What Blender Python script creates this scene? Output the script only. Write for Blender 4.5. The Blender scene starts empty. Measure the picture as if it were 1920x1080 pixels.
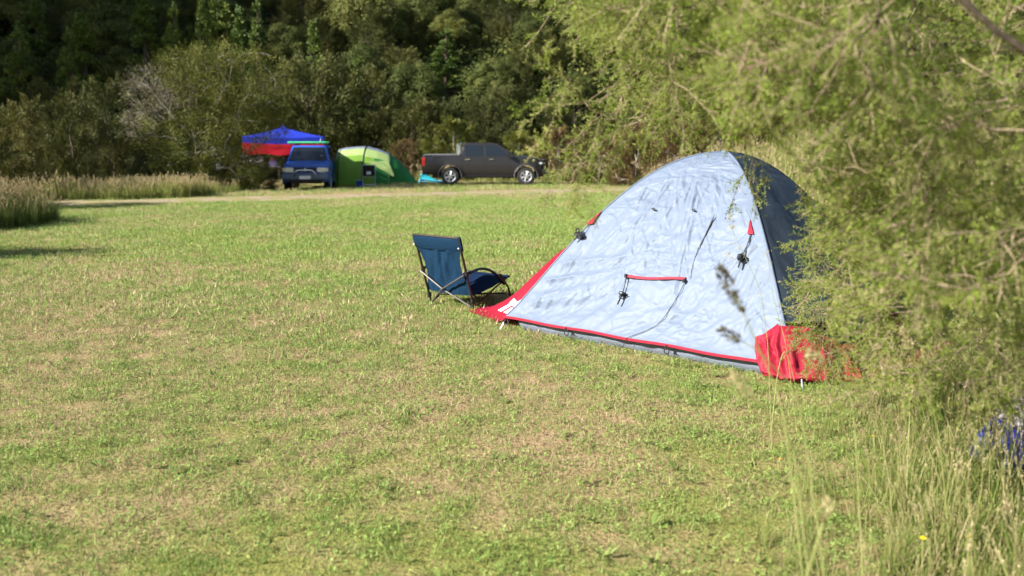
import bpy, bmesh, math, random
import numpy as np
from mathutils import Vector, Matrix
R = math.radians
SC = bpy.context.scene
COL = SC.collection

# ------------------------------------------------------------------ camera, sky, sun, exposure
CAM_H = 1.55
PITCH = math.atan(266 / 1700)
cam_d = bpy.data.cameras.new('camera')
cam = bpy.data.objects.new('camera', cam_d); COL.objects.link(cam)
cam_d.sensor_width = 36.0
cam_d.lens = 1700 * 36 / 1920
cam.location = (0, 0, CAM_H)
cam.rotation_euler = (R(90) - PITCH, 0, 0)
cam_d.clip_start = 0.05
cam_d.clip_end = 3000
cam_d.dof.use_dof = True
cam_d.dof.focus_distance = 6.6
cam_d.dof.aperture_fstop = 2.1
SC.camera = cam

SUN = Vector((-0.80, -0.40, 0.52)).normalized()
elev = math.asin(SUN.z)
world = bpy.data.worlds.new('World'); SC.world = world
world.use_nodes = True
wn = world.node_tree
for n in list(wn.nodes): wn.nodes.remove(n)
w_out = wn.nodes.new('ShaderNodeOutputWorld'); w_bg = wn.nodes.new('ShaderNodeBackground')
w_sky = wn.nodes.new('ShaderNodeTexSky')
w_sky.sky_type = 'NISHITA'; w_sky.sun_disc = False
w_sky.sun_elevation = elev
w_sky.sun_rotation = math.atan2(SUN.x, SUN.y)
w_bg.inputs['Strength'].default_value = 0.066
wn.links.new(w_sky.outputs[0], w_bg.inputs[0]); wn.links.new(w_bg.outputs[0], w_out.inputs[0])
sun_d = bpy.data.lights.new('sun', 'SUN'); sun_d.energy = 5.0; sun_d.angle = R(0.55); sun_d.color = (1.0, 0.975, 0.935)
sun = bpy.data.objects.new('sun', sun_d); COL.objects.link(sun)
sun.rotation_euler = SUN.to_track_quat('Z', 'Y').to_euler()
sun.location = (-20, -10, 30)
SC.view_settings.view_transform = 'Standard'
SC.view_settings.look = 'None'
SC.view_settings.exposure = 1.48
SC.view_settings.gamma = 1.0
SC.render.engine = 'CYCLES'
SC.cycles.max_bounces = 4
SC.cycles.diffuse_bounces = 2
SC.cycles.glossy_bounces = 2
SC.cycles.transmission_bounces = 2
SC.cycles.caustics_reflective = False
SC.cycles.caustics_refractive = False
SC.cycles.transparent_max_bounces = 4
SC.cycles.use_denoising = True
SC.cycles.use_adaptive_sampling = True
SC.cycles.adaptive_threshold = 0.03

rng = np.random.default_rng(7)

# ------------------------------------------------------------------ noise
def _h(ix, iy, iz, seed):
    n = (ix.astype(np.int64) * 374761393 + iy.astype(np.int64) * 668265263 + iz.astype(np.int64) * 2147483647 + seed * 974634541) & 0xffffffff
    n = ((n ^ (n >> 13)) * 1274126177) & 0xffffffff
    n = ((n ^ (n >> 16)) * 2246822519) & 0xffffffff
    n = n ^ (n >> 13)
    return (n & 0xffffff) / float(0xffffff)
def vnoise(p, seed=0):
    p = np.asarray(p, float)
    i = np.floor(p).astype(np.int64); f = p - i
    f = f * f * f * (f * (f * 6 - 15) + 10)
    r = 0
    for a in (0, 1):
        for b in (0, 1):
            for c in (0, 1):
                w = (f[..., 0] if a else 1 - f[..., 0]) * (f[..., 1] if b else 1 - f[..., 1]) * (f[..., 2] if c else 1 - f[..., 2])
                r = r + w * _h(i[..., 0] + a, i[..., 1] + b, i[..., 2] + c, seed)
    return r * 2 - 1
def fbm(p, o=3, seed=0):
    p = np.asarray(p, float); r = 0; a = 1; t = 0
    for k in range(o):
        r = r + a * vnoise(p * 2.03 ** k + 17.3 * k, seed + k); t += a; a *= .5
    return r / t
def n2(x, y, s=1, o=2, seed=0):
    x = np.asarray(x, float); y = np.asarray(y, float)
    return fbm(np.stack([x * s, y * s, np.zeros_like(x) + .5], -1), o, seed)
def sst(a, b, x):
    t = np.clip((np.asarray(x, float) - a) / (b - a), 0, 1); return t * t * (3 - 2 * t)
def splus(x, k=4.0):
    return np.logaddexp(0, np.asarray(x, float) / k) * k

# ------------------------------------------------------------------ terrain height
def gz(x, y):
    x = np.asarray(x, float); y = np.asarray(y, float)
    lawn = .018 * n2(x, y, .55, 2, 3)
    bank = 1.0 * sst(2.6, 7.5, x - .09 * (y - 12)) * sst(10, 20, y)
    lawn = lawn - .20 * np.exp(-((x + 8.6) / 2.6) ** 2 - ((y - 36.5) / 3.6) ** 2)
    base = 50 + 3 * n2(x, y * 0, .05, 2, 9)
    cap = 27 - 13 * np.exp(-((x + 5) / 13.) ** 2) + 3 * n2(x, y, .03, 2, 5)
    h1 = .47 * splus(y - base, 3)
    h1 = cap * (1 - np.exp(-h1 / cap * 1.15))
    s = -.9 * x + .43 * y - 56.5 + 5 * n2(x, y, .035, 2, 11)
    h2 = 1.08 * splus(s, 4) - .02
    back = .25 * splus(x - 60, 6) + .1 * splus(y - 330, 10)
    far = sst(45, 60, y) + sst(-30, -45, x)
    return lawn + bank + np.maximum(h1, h2) * np.clip(far, 0, 1) + back + .5 * n2(x, y, .12, 2, 21) * np.clip(far, 0, 1)
def gz1(x, y): return float(gz(np.array([x]), np.array([y]))[0])

# ------------------------------------------------------------------ object helpers
def tag(o, label=None, cat=None, group=None, kind=None):
    if label: o['label'] = label
    if cat: o['category'] = cat
    if group: o['group'] = group
    if kind: o['kind'] = kind
    return o
def thing(name, label, cat, loc=(0, 0, 0), rz=0, group=None):
    o = bpy.data.objects.new(name, None); COL.objects.link(o)
    o.empty_display_size = .1
    o.location = loc; o.rotation_euler = (0, 0, rz)
    return tag(o, label, cat, group)
def link(name, me, mat=None, parent=None):
    o = bpy.data.objects.new(name, me); COL.objects.link(o)
    if mat is not None and not me.materials: me.materials.append(mat)
    if parent is not None: o.parent = parent
    return o
def copy_tree(o, parent=None):
    c = o.copy(); COL.objects.link(c)
    if parent is not None: c.parent = parent
    for ch in o.children: copy_tree(ch, c)
    return c

class MB:
    """collects shapes for one mesh"""
    def __init__(s): s.v = []; s.f = []
    def add(s, V, F):
        b = len(s.v); s.v.extend([tuple(map(float, p)) for p in V]); s.f.extend([tuple(b + i for i in f) for f in F]); return s
    def box(s, c, d, M=None):
        c = Vector(c); V = []
        for sx in (-.5, .5):
            for sy in (-.5, .5):
                for sz in (-.5, .5):
                    p = Vector((sx * d[0], sy * d[1], sz * d[2]))
                    if M is not None: p = M @ p
                    V.append(p + c)
        return s.add(V, [(0, 1, 3, 2), (4, 6, 7, 5), (0, 4, 5, 1), (2, 3, 7, 6), (0, 2, 6, 4), (1, 5, 7, 3)])
    def tube(s, P, r, n=8, cap=True, flat=1.0):
        P = [Vector(p) for p in P]; m = len(P)
        rr = r if isinstance(r, (list, tuple)) else [r] * m
        T = [(P[min(i + 1, m - 1)] - P[max(i - 1, 0)]).normalized() for i in range(m)]
        ref = Vector((0, 0, 1)) if abs(T[0].z) < .9 else Vector((1, 0, 0))
        u = T[0].cross(ref).normalized(); V = []
        for i in range(m):
            u = (u - T[i] * u.dot(T[i])).normalized(); w = T[i].cross(u)
            for k in range(n):
                a = 2 * math.pi * k / n
                V.append(P[i] + u * (math.cos(a) * rr[i]) + w * (math.sin(a) * rr[i] * flat))
        F = [(i * n + k, i * n + (k + 1) % n, (i + 1) * n + (k + 1) % n, (i + 1) * n + k) for i in range(m - 1) for k in range(n)]
        if cap: F += [tuple(range(n - 1, -1, -1)), tuple((m - 1) * n + k for k in range(n))]
        return s.add(V, F)
    def grid(s, P, close=False):
        P = np.asarray(P); m, n = P.shape[:2]
        F = [(i * n + j, i * n + (j + 1) % n, (i + 1) * n + (j + 1) % n, (i + 1) * n + j) for i in range(m - 1) for j in range(n if close else n - 1)]
        return s.add(P.reshape(-1, 3), F)
    def lathe(s, prof, axis='y', n=24, c=(0, 0, 0)):
        V = []
        for (h, r) in prof:
            for k in range(n):
                a = 2 * math.pi * k / n
                q = {'y': (r * math.cos(a), h, r * math.sin(a)), 'z': (r * math.cos(a), r * math.sin(a), h), 'x': (h, r * math.cos(a), r * math.sin(a))}[axis]
                V.append((q[0] + c[0], q[1] + c[1], q[2] + c[2]))
        m = len(prof)
        F = [(i * n + k, i * n + (k + 1) % n, (i + 1) * n + (k + 1) % n, (i + 1) * n + k) for i in range(m - 1) for k in range(n)]
        return s.add(V, F)
    def poly(s, pts): return s.add(pts, [tuple(range(len(pts)))])
    def prism(s, a, b):
        n = len(a)
        return s.add(list(a) + list(b), [tuple(range(n - 1, -1, -1)), tuple(range(n, 2 * n))] + [(i, (i + 1) % n, n + (i + 1) % n, n + i) for i in range(n)])
    def build(s, name, mat, parent=None, smooth=True, bevel=0, solid=0, ang=40, seg=2):
        me = bpy.data.meshes.new(name); me.from_pydata(s.v, [], s.f); me.update()
        bm = bmesh.new(); bm.from_mesh(me)
        bmesh.ops.recalc_face_normals(bm, faces=bm.faces)
        if bevel: bmesh.ops.bevel(bm, geom=[e for e in bm.edges if len(e.link_faces) == 2 and e.calc_face_angle() > .5], offset=bevel, segments=seg, affect='EDGES', clamp_overlap=True)
        if solid: bmesh.ops.solidify(bm, geom=bm.faces, thickness=solid)
        bm.to_mesh(me); bm.free()
        if smooth:
            me.polygons.foreach_set('use_smooth', [True] * len(me.polygons)); me.set_sharp_from_angle(angle=R(ang))
        return link(name, me, mat, parent)

def quadmesh(name, V, rnd=None, mat=None, parent=None, col2=None):
    """V: (N,4,3) quads -> mesh object, rnd: (N,) float stored per vertex"""
    me = bpy.data.meshes.new(name); N = len(V)
    fill_quads(me, V.reshape(-1, 3), np.arange(N * 4).reshape(-1, 4))
    if rnd is not None:
        a = me.attributes.new('rnd', 'FLOAT', 'POINT'); a.data.foreach_set('value', np.repeat(rnd, 4).astype(np.float32))
    return link(name, me, mat, parent)
def fill_quads(me, V, F):
    k = F.shape[1]
    me.vertices.add(len(V)); me.vertices.foreach_set('co', np.ascontiguousarray(V, np.float32).ravel())
    me.loops.add(F.size); me.loops.foreach_set('vertex_index', np.ascontiguousarray(F, np.int32).ravel())
    me.polygons.add(len(F)); me.polygons.foreach_set('loop_start', np.arange(0, F.size, k, dtype=np.int32))
    try: me.polygons.foreach_set('loop_total', np.full(len(F), k, np.int32))
    except Exception: pass
    me.update(calc_edges=True); me.validate()
def nrm(a): return a / np.maximum(np.linalg.norm(a, axis=-1, keepdims=True), 1e-9)
def rdir(n, g=None):
    g = g or rng; return nrm(g.normal(size=(n, 3)))
def leaf_quads(c, d, nv, L, W):
    """kite leaves: base c, direction d, normal hint nv -> (N,4,3)"""
    d = nrm(d); s = nrm(np.cross(d, nv)); L = np.broadcast_to(L, (len(c),))[:, None]; W = np.broadcast_to(W, (len(c),))[:, None]
    return np.stack([c, c + d * L * .45 + s * W * .5, c + d * L, c + d * L * .45 - s * W * .5], 1)
def frusta(p0, p1, r0, r1, n=4):
    p0 = np.asarray(p0, float); p1 = np.asarray(p1, float); t = nrm(p1 - p0)
    ref = np.where(np.abs(t[:, 2:3]) < .9, np.array([[0, 0, 1.]]), np.array([[1., 0, 0]]))
    u = nrm(np.cross(t, ref)); w = np.cross(t, u); out = []
    a = np.arange(n) * 2 * math.pi / n
    ring = np.cos(a)[None, :, None] * u[:, None] + np.sin(a)[None, :, None] * w[:, None]
    A = p0[:, None] + ring * np.asarray(r0)[:, None, None]; B = p1[:, None] + ring * np.asarray(r1)[:, None, None]
    Q = np.stack([A, np.roll(A, -1, 1), np.roll(B, -1, 1), B], 2)      # E,n,4,3
    return Q.reshape(-1, 4, 3)

# ------------------------------------------------------------------ materials
class NT:
    def __init__(s, name):
        s.m = bpy.data.materials.new(name); s.m.use_nodes = True; s.t = s.m.node_tree
        for n in list(s.t.nodes): s.t.nodes.remove(n)
        s.out = s.n('ShaderNodeOutputMaterial')
    def n(s, ty, **kw):
        x = s.t.nodes.new(ty)
        for k, v in kw.items(): setattr(x, k, v)
        return x
    def l(s, a, b): s.t.links.new(a, b)
    def val(s, x, sock):
        if isinstance(x, (int, float)): sock.default_value = x
        elif isinstance(x, tuple): sock.default_value = x if len(x) == len(sock.default_value) else (*x, 1)
        else: s.l(x, sock)
    def noise(s, scale, detail=3, rough=.55, vec=None, dist=0):
        x = s.n('ShaderNodeTexNoise'); x.inputs['Scale'].default_value = scale; x.inputs['Detail'].default_value = detail
        x.inputs['Roughness'].default_value = rough; x.inputs['Distortion'].default_value = dist
        if vec is not None: s.l(vec, x.inputs['Vector'])
        return x.outputs['Fac']
    def ramp(s, fac, stops, interp='LINEAR'):
        x = s.n('ShaderNodeValToRGB'); x.color_ramp.interpolation = interp
        e = x.color_ramp.elements
        while len(e) < len(stops): e.new(.5)
        for el, (p, c) in zip(e, stops):
            el.position = p; el.color = (*c, 1) if not isinstance(c, (int, float)) else (c, c, c, 1)
        s.l(fac, x.inputs[0]); return x.outputs[0]
    def mix(s, f, a, b, blend='MIX'):
        x = s.n('ShaderNodeMix', data_type='RGBA', blend_type=blend); s.val(f, x.inputs[0]); s.val(a, x.inputs[6]); s.val(b, x.inputs[7]); return x.outputs[2]
    def math(s, op, a, b=0.0, c=None):
        x = s.n('ShaderNodeMath', operation=op); s.val(a, x.inputs[0]); s.val(b, x.inputs[1])
        if c is not None: s.val(c, x.inputs[2])
        return x.outputs[0]
    def pos(s): return s.n('ShaderNodeNewGeometry').outputs['Position']
    def obj(s): return s.n('ShaderNodeTexCoord').outputs['Object']
    def attr(s, name): return s.n('ShaderNodeAttribute', attribute_name=name).outputs['Fac']
    def bump(s, h, strength=.3, dist=.01):
        x = s.n('ShaderNodeBump'); x.inputs['Strength'].default_value = strength; x.inputs['Distance'].default_value = dist; s.l(h, x.inputs['Height']); return x.outputs[0]
    def bsdf(s, col, rough=.6, metal=0, spec=.4, normal=None, coat=0):
        x = s.n('ShaderNodeBsdfPrincipled'); s.val(col, x.inputs['Base Color']); s.val(rough, x.inputs['Roughness']); s.val(metal, x.inputs['Metallic'])
        s.val(spec, x.inputs['Specular IOR Level']); x.inputs['Coat Weight'].default_value = coat
        x.inputs['Coat Roughness'].default_value = .08
        if normal is not None: s.l(normal, x.inputs['Normal'])
        return x.outputs[0]
    def mixsh(s, f, a, b):
        x = s.n('ShaderNodeMixShader'); s.val(f, x.inputs[0]); s.l(a, x.inputs[1]); s.l(b, x.inputs[2]); return x.outputs[0]
    def translucent(s, col, normal=None):
        x = s.n('ShaderNodeBsdfTranslucent'); s.val(col, x.inputs[0]); return x.outputs[0]
    def done(s, sh): s.l(sh, s.out.inputs[0]); return s.m

def mat_plain(name, col, rough=.6, metal=0, var=.12, scale=18, spec=.4, coat=0, bump=0):
    t = NT(name); f = t.noise(scale, 4, .6, t.obj())
    c = t.mix(f, tuple(x * (1 - var) for x in col), tuple(min(1, x * (1 + var)) for x in col))
    rg = t.math('MULTIPLY_ADD', f, .15, rough - .075)
    nm = t.bump(f, bump, .01) if bump else None
    return t.done(t.bsdf(c, rg, metal, spec, nm, coat))
def mat_fabric(name, col, trans=.2, rough=.75, wr=.25, scale=9, weave=True, spec=.25):
    t = NT(name); o = t.obj()
    w = t.noise(scale, 5, .62, o, .6); rid = t.math('ABSOLUTE', t.math('SUBTRACT', w, .5))
    f2 = t.noise(2.2, 3, .5, o)
    c = t.mix(f2, tuple(x * .9 for x in col), tuple(min(1, x * 1.08) for x in col))
    nm = t.bump(rid, wr, .03)
    a = t.bsdf(c, rough, 0, spec, nm)
    return t.done(t.mixsh(trans, a, t.translucent(c)) if trans else a)
def mat_leaf(name, stops, trans=.35, rough=.5, hue=.12, spec=.3, patch=None, pscale=.6):
    t = NT(name); r = t.attr('rnd')
    c = t.ramp(r, stops)
    oi = t.n('ShaderNodeObjectInfo').outputs['Random']
    k = t.math('MULTIPLY_ADD', oi, .55, .70)
    hs = t.n('ShaderNodeHueSaturation'); t.l(c, hs.inputs['Color']); t.l(t.math('MULTIPLY_ADD', oi, -hue * .35, .5 + hue * .06), hs.inputs['Hue']); t.l(k, hs.inputs['Value'])
    c = hs.outputs[0]
    if patch:
        f = t.ramp(t.noise(pscale, 2, .5, t.obj()), [(.46, 0.0), (.6, 1.0)]); c = t.mix(f, c, patch)
    a = t.bsdf(c, rough, 0, spec)
    return t.done(t.mixsh(trans, a, t.translucent(c)))
def mat_bark(name, c1, c2, scale=14):
    t = NT(name); f = t.noise(scale, 5, .65, t.obj())
    c = t.ramp(f, [(.3, c1), (.7, c2)])
    return t.done(t.bsdf(c, .9, 0, .15, t.bump(f, .6, .02)))

# ------------------------------------------------------------------ ground, track
def axis(a, b, step, far, grow=1.22):
    c = list(np.arange(a, b + 1e-6, step)); s = step; x = c[-1]
    while x < far[1]: s *= grow; s = min(s, 7); x += s; c.append(x)
    s = step; x = c[0]
    while x > far[0]: s *= grow; s = min(s, 7); x -= s; c.insert(0, x)
    return np.array(c)
def path_y(x): return 30.9 + .46 * x - .0035 * x * x
def dry_field(t):
    p = t.pos()
    a = t.noise(.33, 3, .55, p); b = t.noise(1.7, 4, .62, p); c = t.noise(9., 3, .6, p)
    v = t.math('MULTIPLY_ADD', a, .9, t.math('MULTIPLY_ADD', b, .75, t.math('MULTIPLY', c, .35)))
    sp = t.n('ShaderNodeSeparateXYZ'); t.l(p, sp.inputs[0])
    # the turf is worn and dry in the middle of the pitch, fresher near the camera and out towards the track
    wear = t.ramp(t.math('MULTIPLY', sp.outputs[1], .03333), [(.10, .30), (.17, .62), (.27, .62), (.42, .28), (.75, .22), (.95, .5)])
    wx = t.ramp(t.math('MULTIPLY_ADD', sp.outputs[0], .05, .5), [(.2, .58), (.5, .50), (.62, .42)])
    v = t.math('ADD', v, t.math('MULTIPLY', t.math('ADD', t.math('SUBTRACT', wear, .45), t.math('SUBTRACT', wx, .5)), .55))
    return v            # about 1.0 on average
def mat_ground():
    t = NT('lawn soil and thatch'); p = t.pos()
    d = t.ramp(t.math('MULTIPLY', dry_field(t), .5), [(.43, 0.0), (.57, 1.0)])
    fine = t.noise(38, 4, .7, p); mid = t.noise(6, 3, .6, p)
    g = t.ramp(fine, [(.25, (.075, .075, .022)), (.5, (.20, .20, .05)), (.75, (.33, .29, .10))])
    b = t.ramp(fine, [(.25, (.13, .085, .045)), (.5, (.32, .225, .115)), (.75, (.46, .34, .19))])
    c = t.mix(d, g, b)
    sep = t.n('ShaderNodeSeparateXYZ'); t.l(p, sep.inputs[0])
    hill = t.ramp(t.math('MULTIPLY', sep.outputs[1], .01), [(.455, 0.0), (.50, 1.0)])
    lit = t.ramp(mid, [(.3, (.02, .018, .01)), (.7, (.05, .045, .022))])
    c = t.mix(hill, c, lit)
    return t.done(t.bsdf(c, .95, 0, .1, t.bump(fine, .8, .03)))
gx = axis(-16, 14, .5, (-330, 330)); gy = axis(1.0, 52, .5, (-80, 460))
X, Y = np.meshgrid(gx, gy, indexing='ij'); Z = gz(X, Y)
me = bpy.data.meshes.new('ground'); m, n = X.shape
idx = np.arange(m * n).reshape(m, n)
fill_quads(me, np.stack([X, Y, Z], -1).reshape(-1, 3), np.stack([idx[:-1, :-1], idx[1:, :-1], idx[1:, 1:], idx[:-1, 1:]], -1).reshape(-1, 4))
me.polygons.foreach_set('use_smooth', [True] * len(me.polygons))
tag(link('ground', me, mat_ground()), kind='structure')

def mat_path():
    t = NT('dusty gravel'); p = t.pos()
    f = t.noise(30, 4, .7, p); k = t.noise(1.1, 3, .6, p)
    c = t.ramp(f, [(.25, (.19, .14, .09)), (.5, (.33, .25, .17)), (.75, (.46, .37, .26))])
    g = t.ramp(f, [(.3, (.17, .16, .05)), (.7, (.34, .30, .12))])
    c = t.mix(t.ramp(k, [(.45, 0.0), (.58, 1.0)]), c, g)
    return t.done(t.bsdf(c, .95, 0, .1, t.bump(f, .7, .03)))
px = np.arange(-34, 14, .4); rows = []
for j, q in enumerate(np.linspace(-1, 1, 9)):
    hw = 1.35 + .3 * n2(px, px * 0 + 40 * q, .45, 3, 40)
    yy = path_y(px) + q * hw
    edge = .012 if abs(q) < .9 else -.03
    rows.append(np.stack([px, yy, gz(px, yy) + edge + .004 + (.006 if abs(q) < .3 else 0)], -1))
tag(MB().grid(np.array(rows)).build('path', mat_path()), kind='structure')

# ------------------------------------------------------------------ scattering of uncountable growth (one object each)
def scatter(name, protos, P, rot, scale, mat, label, cat):
    """protos: list of (quads (n,4,3), rnd (n,)); P (N,3) points"""
    K = len(protos); Vs = []; Fs = []; rn = []; pid = []; b = 0
    for k, (Q, r) in enumerate(protos):
        Vs.append(Q.reshape(-1, 3)); Fs.append(np.arange(len(Q) * 4).reshape(-1, 4) + b); b += len(Q) * 4
        rn.append(np.repeat(r, 4)); pid.append(np.full(len(Q) * 4, k))
    N = len(P); Vs.append(P); rn.append(np.zeros(N)); pid.append(np.full(N, -1))
    V = np.concatenate(Vs); me = bpy.data.meshes.new(name); fill_quads(me, V, np.concatenate(Fs))
    def at(nm, ty, arr, key):
        a = me.attributes.new(nm, ty, 'POINT'); a.data.foreach_set(key, np.ascontiguousarray(arr).ravel())
    at('rnd', 'FLOAT', np.concatenate(rn).astype(np.float32), 'value')
    at('pid', 'INT', np.concatenate(pid).astype(np.int32), 'value')
    pad = len(V) - N
    at('rot', 'FLOAT_VECTOR', np.concatenate([np.zeros((pad, 3)), rot]).astype(np.float32), 'vector')
    at('scl', 'FLOAT', np.concatenate([np.ones(pad), scale]).astype(np.float32), 'value')
    o = tag(link(name, me, mat), label, cat, kind='stuff')
    g = bpy.data.node_groups.new(name + ' growth', 'GeometryNodeTree'); g.is_modifier = True
    g.interface.new_socket('Geometry', in_out='INPUT', socket_type='NodeSocketGeometry'); g.interface.new_socket('Geometry', in_out='OUTPUT', socket_type='NodeSocketGeometry')
    N_ = g.nodes.new; L = g.links.new
    gi = N_('NodeGroupInput'); go = N_('NodeGroupOutput')
    def na(nm, ty):
        x = N_('GeometryNodeInputNamedAttribute'); x.data_type = ty; x.inputs['Name'].default_value = nm; return x.outputs['Attribute']
    pidn = na('pid', 'INT')
    def sel(k):
        c = N_('FunctionNodeCompare'); c.data_type = 'INT'; c.operation = 'EQUAL'
        L(pidn, c.inputs[2]); c.inputs[3].default_value = k
        s_ = N_('GeometryNodeSeparateGeometry'); s_.domain = 'POINT'; L(gi.outputs[0], s_.inputs[0]); L(c.outputs[0], s_.inputs['Selection']); return s_.outputs[0]
    j = N_('GeometryNodeJoinGeometry')
    for k in range(K):
        ti = N_('GeometryNodeGeometryToInstance'); L(sel(k), ti.inputs[0]); L(ti.outputs[0], j.inputs[0])
    ip = N_('GeometryNodeInstanceOnPoints'); L(sel(-1), ip.inputs['Points']); L(j.outputs[0], ip.inputs['Instance']); ip.inputs['Pick Instance'].default_value = True
    L(na('rot', 'FLOAT_VECTOR'), ip.inputs['Rotation']); L(na('scl', 'FLOAT'), ip.inputs['Scale'])
    L(ip.outputs[0], go.inputs[0])
    md = o.modifiers.new('growth', 'NODES'); md.node_group = g
    return o
def blades(n, rad, hmin, hmax, wid, lean, seg=1, g=None, power=.5, flat_=0):
    """n grass blades in a disc; each blade = seg quads, tapering"""
    g = g or rng
    a = g.uniform(0, 2 * np.pi, n); r = rad * g.uniform(0, 1, n) ** power
    b = np.stack([r * np.cos(a), r * np.sin(a), np.zeros(n) - .004], -1)
    h = g.uniform(hmin, hmax, n); az = g.uniform(0, 2 * np.pi, n); ln = np.abs(g.normal(0, lean, n)) + .05
    d = np.stack([np.cos(az), np.sin(az), 0 * az], -1)
    fa = g.uniform(0, 2 * np.pi, n); side = np.stack([np.cos(fa), np.sin(fa), 0 * fa], -1)
    w = wid * g.uniform(.6, 1.3, n); Q = []
    for k in range(seg):
        t0, t1 = k / seg, (k + 1) / seg
        def pt(t): return b + d * (h * ln * t ** 1.8)[:, None] + np.array([0, 0, 1.]) * (h * t * np.sqrt(np.maximum(.08, 1 - (ln * t * .75) ** 2)))[:, None]
        w0 = (w * (1 - .85 * t0 ** 2))[:, None] * .5; w1 = (w * (1 - .85 * t1 ** 2))[:, None] * .5
        Q.append(np.stack([pt(t0) - side * w0, pt(t0) + side * w0, pt(t1) + side * w1, pt(t1) - side * w1], 1))
    rr = g.uniform(0, 1, n)
    if flat_:
        k = rr < flat_; kk = np.tile(k, seg)
        QQ = np.concatenate(Q); b0 = np.tile(b, (seg, 1))[:, None]; rel = QQ - b0; lift = np.where(kk, .22, 1.)[:, None]; rel[..., 2] *= lift
        rel[..., :2] += (np.tile(d * h[:, None], (seg, 1))[:, None, :2] * np.where(kk, .8, 0)[:, None, None]) * np.clip(rel[..., 2:] / (np.tile(h, seg)[:, None, None] * .22 + 1e-6), 0, 1)
        return QQ * 0 + b0 + rel, np.where(kk, np.tile(rr, seg) * .25, np.tile(rr, seg))
    return np.concatenate(Q), np.tile(rr, seg)
def clover(n, rad, g=None):
    g = g or rng; Q = []; r = []
    for i in range(n):
        a = g.uniform(0, 6.28); q = rad * math.sqrt(g.uniform()); c = np.array([q * math.cos(a), q * math.sin(a), g.uniform(.012, .032)])
        a0 = g.uniform(0, 6.28); tilt = g.normal(0, .45, 2); s = g.uniform(.0045, .0085)
        for k in range(3):
            d = np.array([math.cos(a0 + k * 2.09), math.sin(a0 + k * 2.09), 0]); d[2] = d[0] * tilt[0] + d[1] * tilt[1] + .15
            sd = np.array([-d[1], d[0], -d[1] * tilt[0] + d[0] * tilt[1]])
            Q.append([c, c + d * s * .6 + sd * s * .5, c + d * s, c + d * s * .6 - sd * s * .5]); r.append(g.uniform(.72, 1.0))
    return np.array(Q).reshape(-1, 4, 3), np.array(r)
def mat_lawn():
    t = NT('mown grass blades'); r = t.attr('rnd'); r2 = t.math('FRACT', t.math('MULTIPLY', r, 13.7))
    v = t.math('MULTIPLY_ADD', dry_field(t), 1.6, -1.35)          # share of dry blades
    isdry = t.math('GREATER_THAN', v, r)
    g = t.ramp(r2, [(0, (.11, .19, .036)), (.5, (.215, .31, .070)), (1, (.36, .43, .13))])
    d = t.ramp(r2, [(0, (.34, .205, .13)), (.35, (.46, .32, .20)), (.7, (.55, .42, .28)), (1, (.44, .36, .17))])
    c = t.mix(isdry, g, d)
    a = t.bsdf(c, .6, 0, .14)
    return t.done(t.mixsh(.30, a, t.translucent(c)))
lawn_mat = mat_lawn()
def in_tent(x, y):
    q = (np.stack([x, y], -1) - TA[:2]); u = q @ E1[:2]; w = q @ E2[:2]
    return (u > .12) & (u < TL - .08) & (w > .12) & (w < TW)
def gp(u, v, z=0):
    t = (540 - v) / 1700.; dy = math.cos(PITCH) + t * math.sin(PITCH); dz = -math.sin(PITCH) + t * math.cos(PITCH); k = (z - CAM_H) / dz
    return np.array([(u - 960) / 1700. * k, dy * k, z])
TA = np.array([-.069, 7.674, 0]); TB = np.array([1.873, 5.837, 0])
TL = float(np.linalg.norm(TB - TA)); E1 = (TB - TA) / TL; E2 = np.array([-E1[1], E1[0], 0]); TW = 2.5
def wedge(n, y0, y1, ml, mr=None, pw=1.0):
    mr = ml if mr is None else mr
    y = np.sqrt(rng.uniform(y0 * y0, y1 * y1, n)); x = rng.uniform(-1, 1, n) * (y * .565 + ml)
    return x, y
def pts3(x, y): return np.stack([x, y, gz(x, y)], -1)
def rots(n, tilt=.12): return np.stack([rng.normal(0, tilt, n), rng.normal(0, tilt, n), rng.uniform(0, 6.283, n)], -1)
# close turf: short cut blades with clover between
pr = [blades(78, .085, .010, .030, .0034, 1.0, flat_=.16) for _ in range(9)] + [blades(50, .09, .015, .046, .0036, .8, flat_=.1) for _ in range(3)]
pr = [(np.concatenate([a, c[0]]), np.concatenate([b, c[1]])) for (a, b), c in ((p, clover(k, .085)) for p, k in zip(pr, (4, 10, 0, 18, 4, 22, 8, 0, 26, 0, 12, 4)))]
x, y = wedge(21000, 2.9, 12.5, .9); k = ~in_tent(x, y) & (rng.uniform(0, 1, len(x)) > sst(7.5, 12.5, y)) & (n2(x, y, 1.3, 3, 61) < .34 + .25 * rng.uniform(0, 1, len(x))); x, y = x[k], y[k]
scatter('grass', pr, pts3(x, y), rots(len(x)), rng.uniform(.75, 1.25, len(x)), lawn_mat, 'short mown grass and clover covering the near lawn', 'grass')
pr = [blades(60, .22, .015, .05, .0085, .8) for _ in range(6)]
x, y = wedge(23000, 6.5, 29, 1.5)
k = (rng.uniform(0, 1, len(x)) < .15 + sst(6.5, 10.5, y)) & (np.abs(y - path_y(x)) > rng.uniform(.9, 1.7, len(x))) & ~in_tent(x, y); x, y = x[k], y[k]
scatter('grass', pr, pts3(x, y), rots(len(x)), rng.uniform(.8, 1.3, len(x)), lawn_mat, 'short mown grass of the lawn between the tent and the track', 'grass')
x, y = wedge(5000, 28, 46, 3); k = (np.abs(y - path_y(x)) > rng.uniform(1.0, 1.7, len(x))) & ((y > path_y(x)) | (y < path_y(x))); x, y = x[k], y[k]
pr = [blades(60, .34, .03, .10, .013, .6) for _ in range(5)]
scatter('grass', pr, pts3(x, y), rots(len(x)), rng.uniform(.8, 1.3, len(x)), lawn_mat, 'rough grass beyond the track under the vehicles', 'grass')
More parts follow.
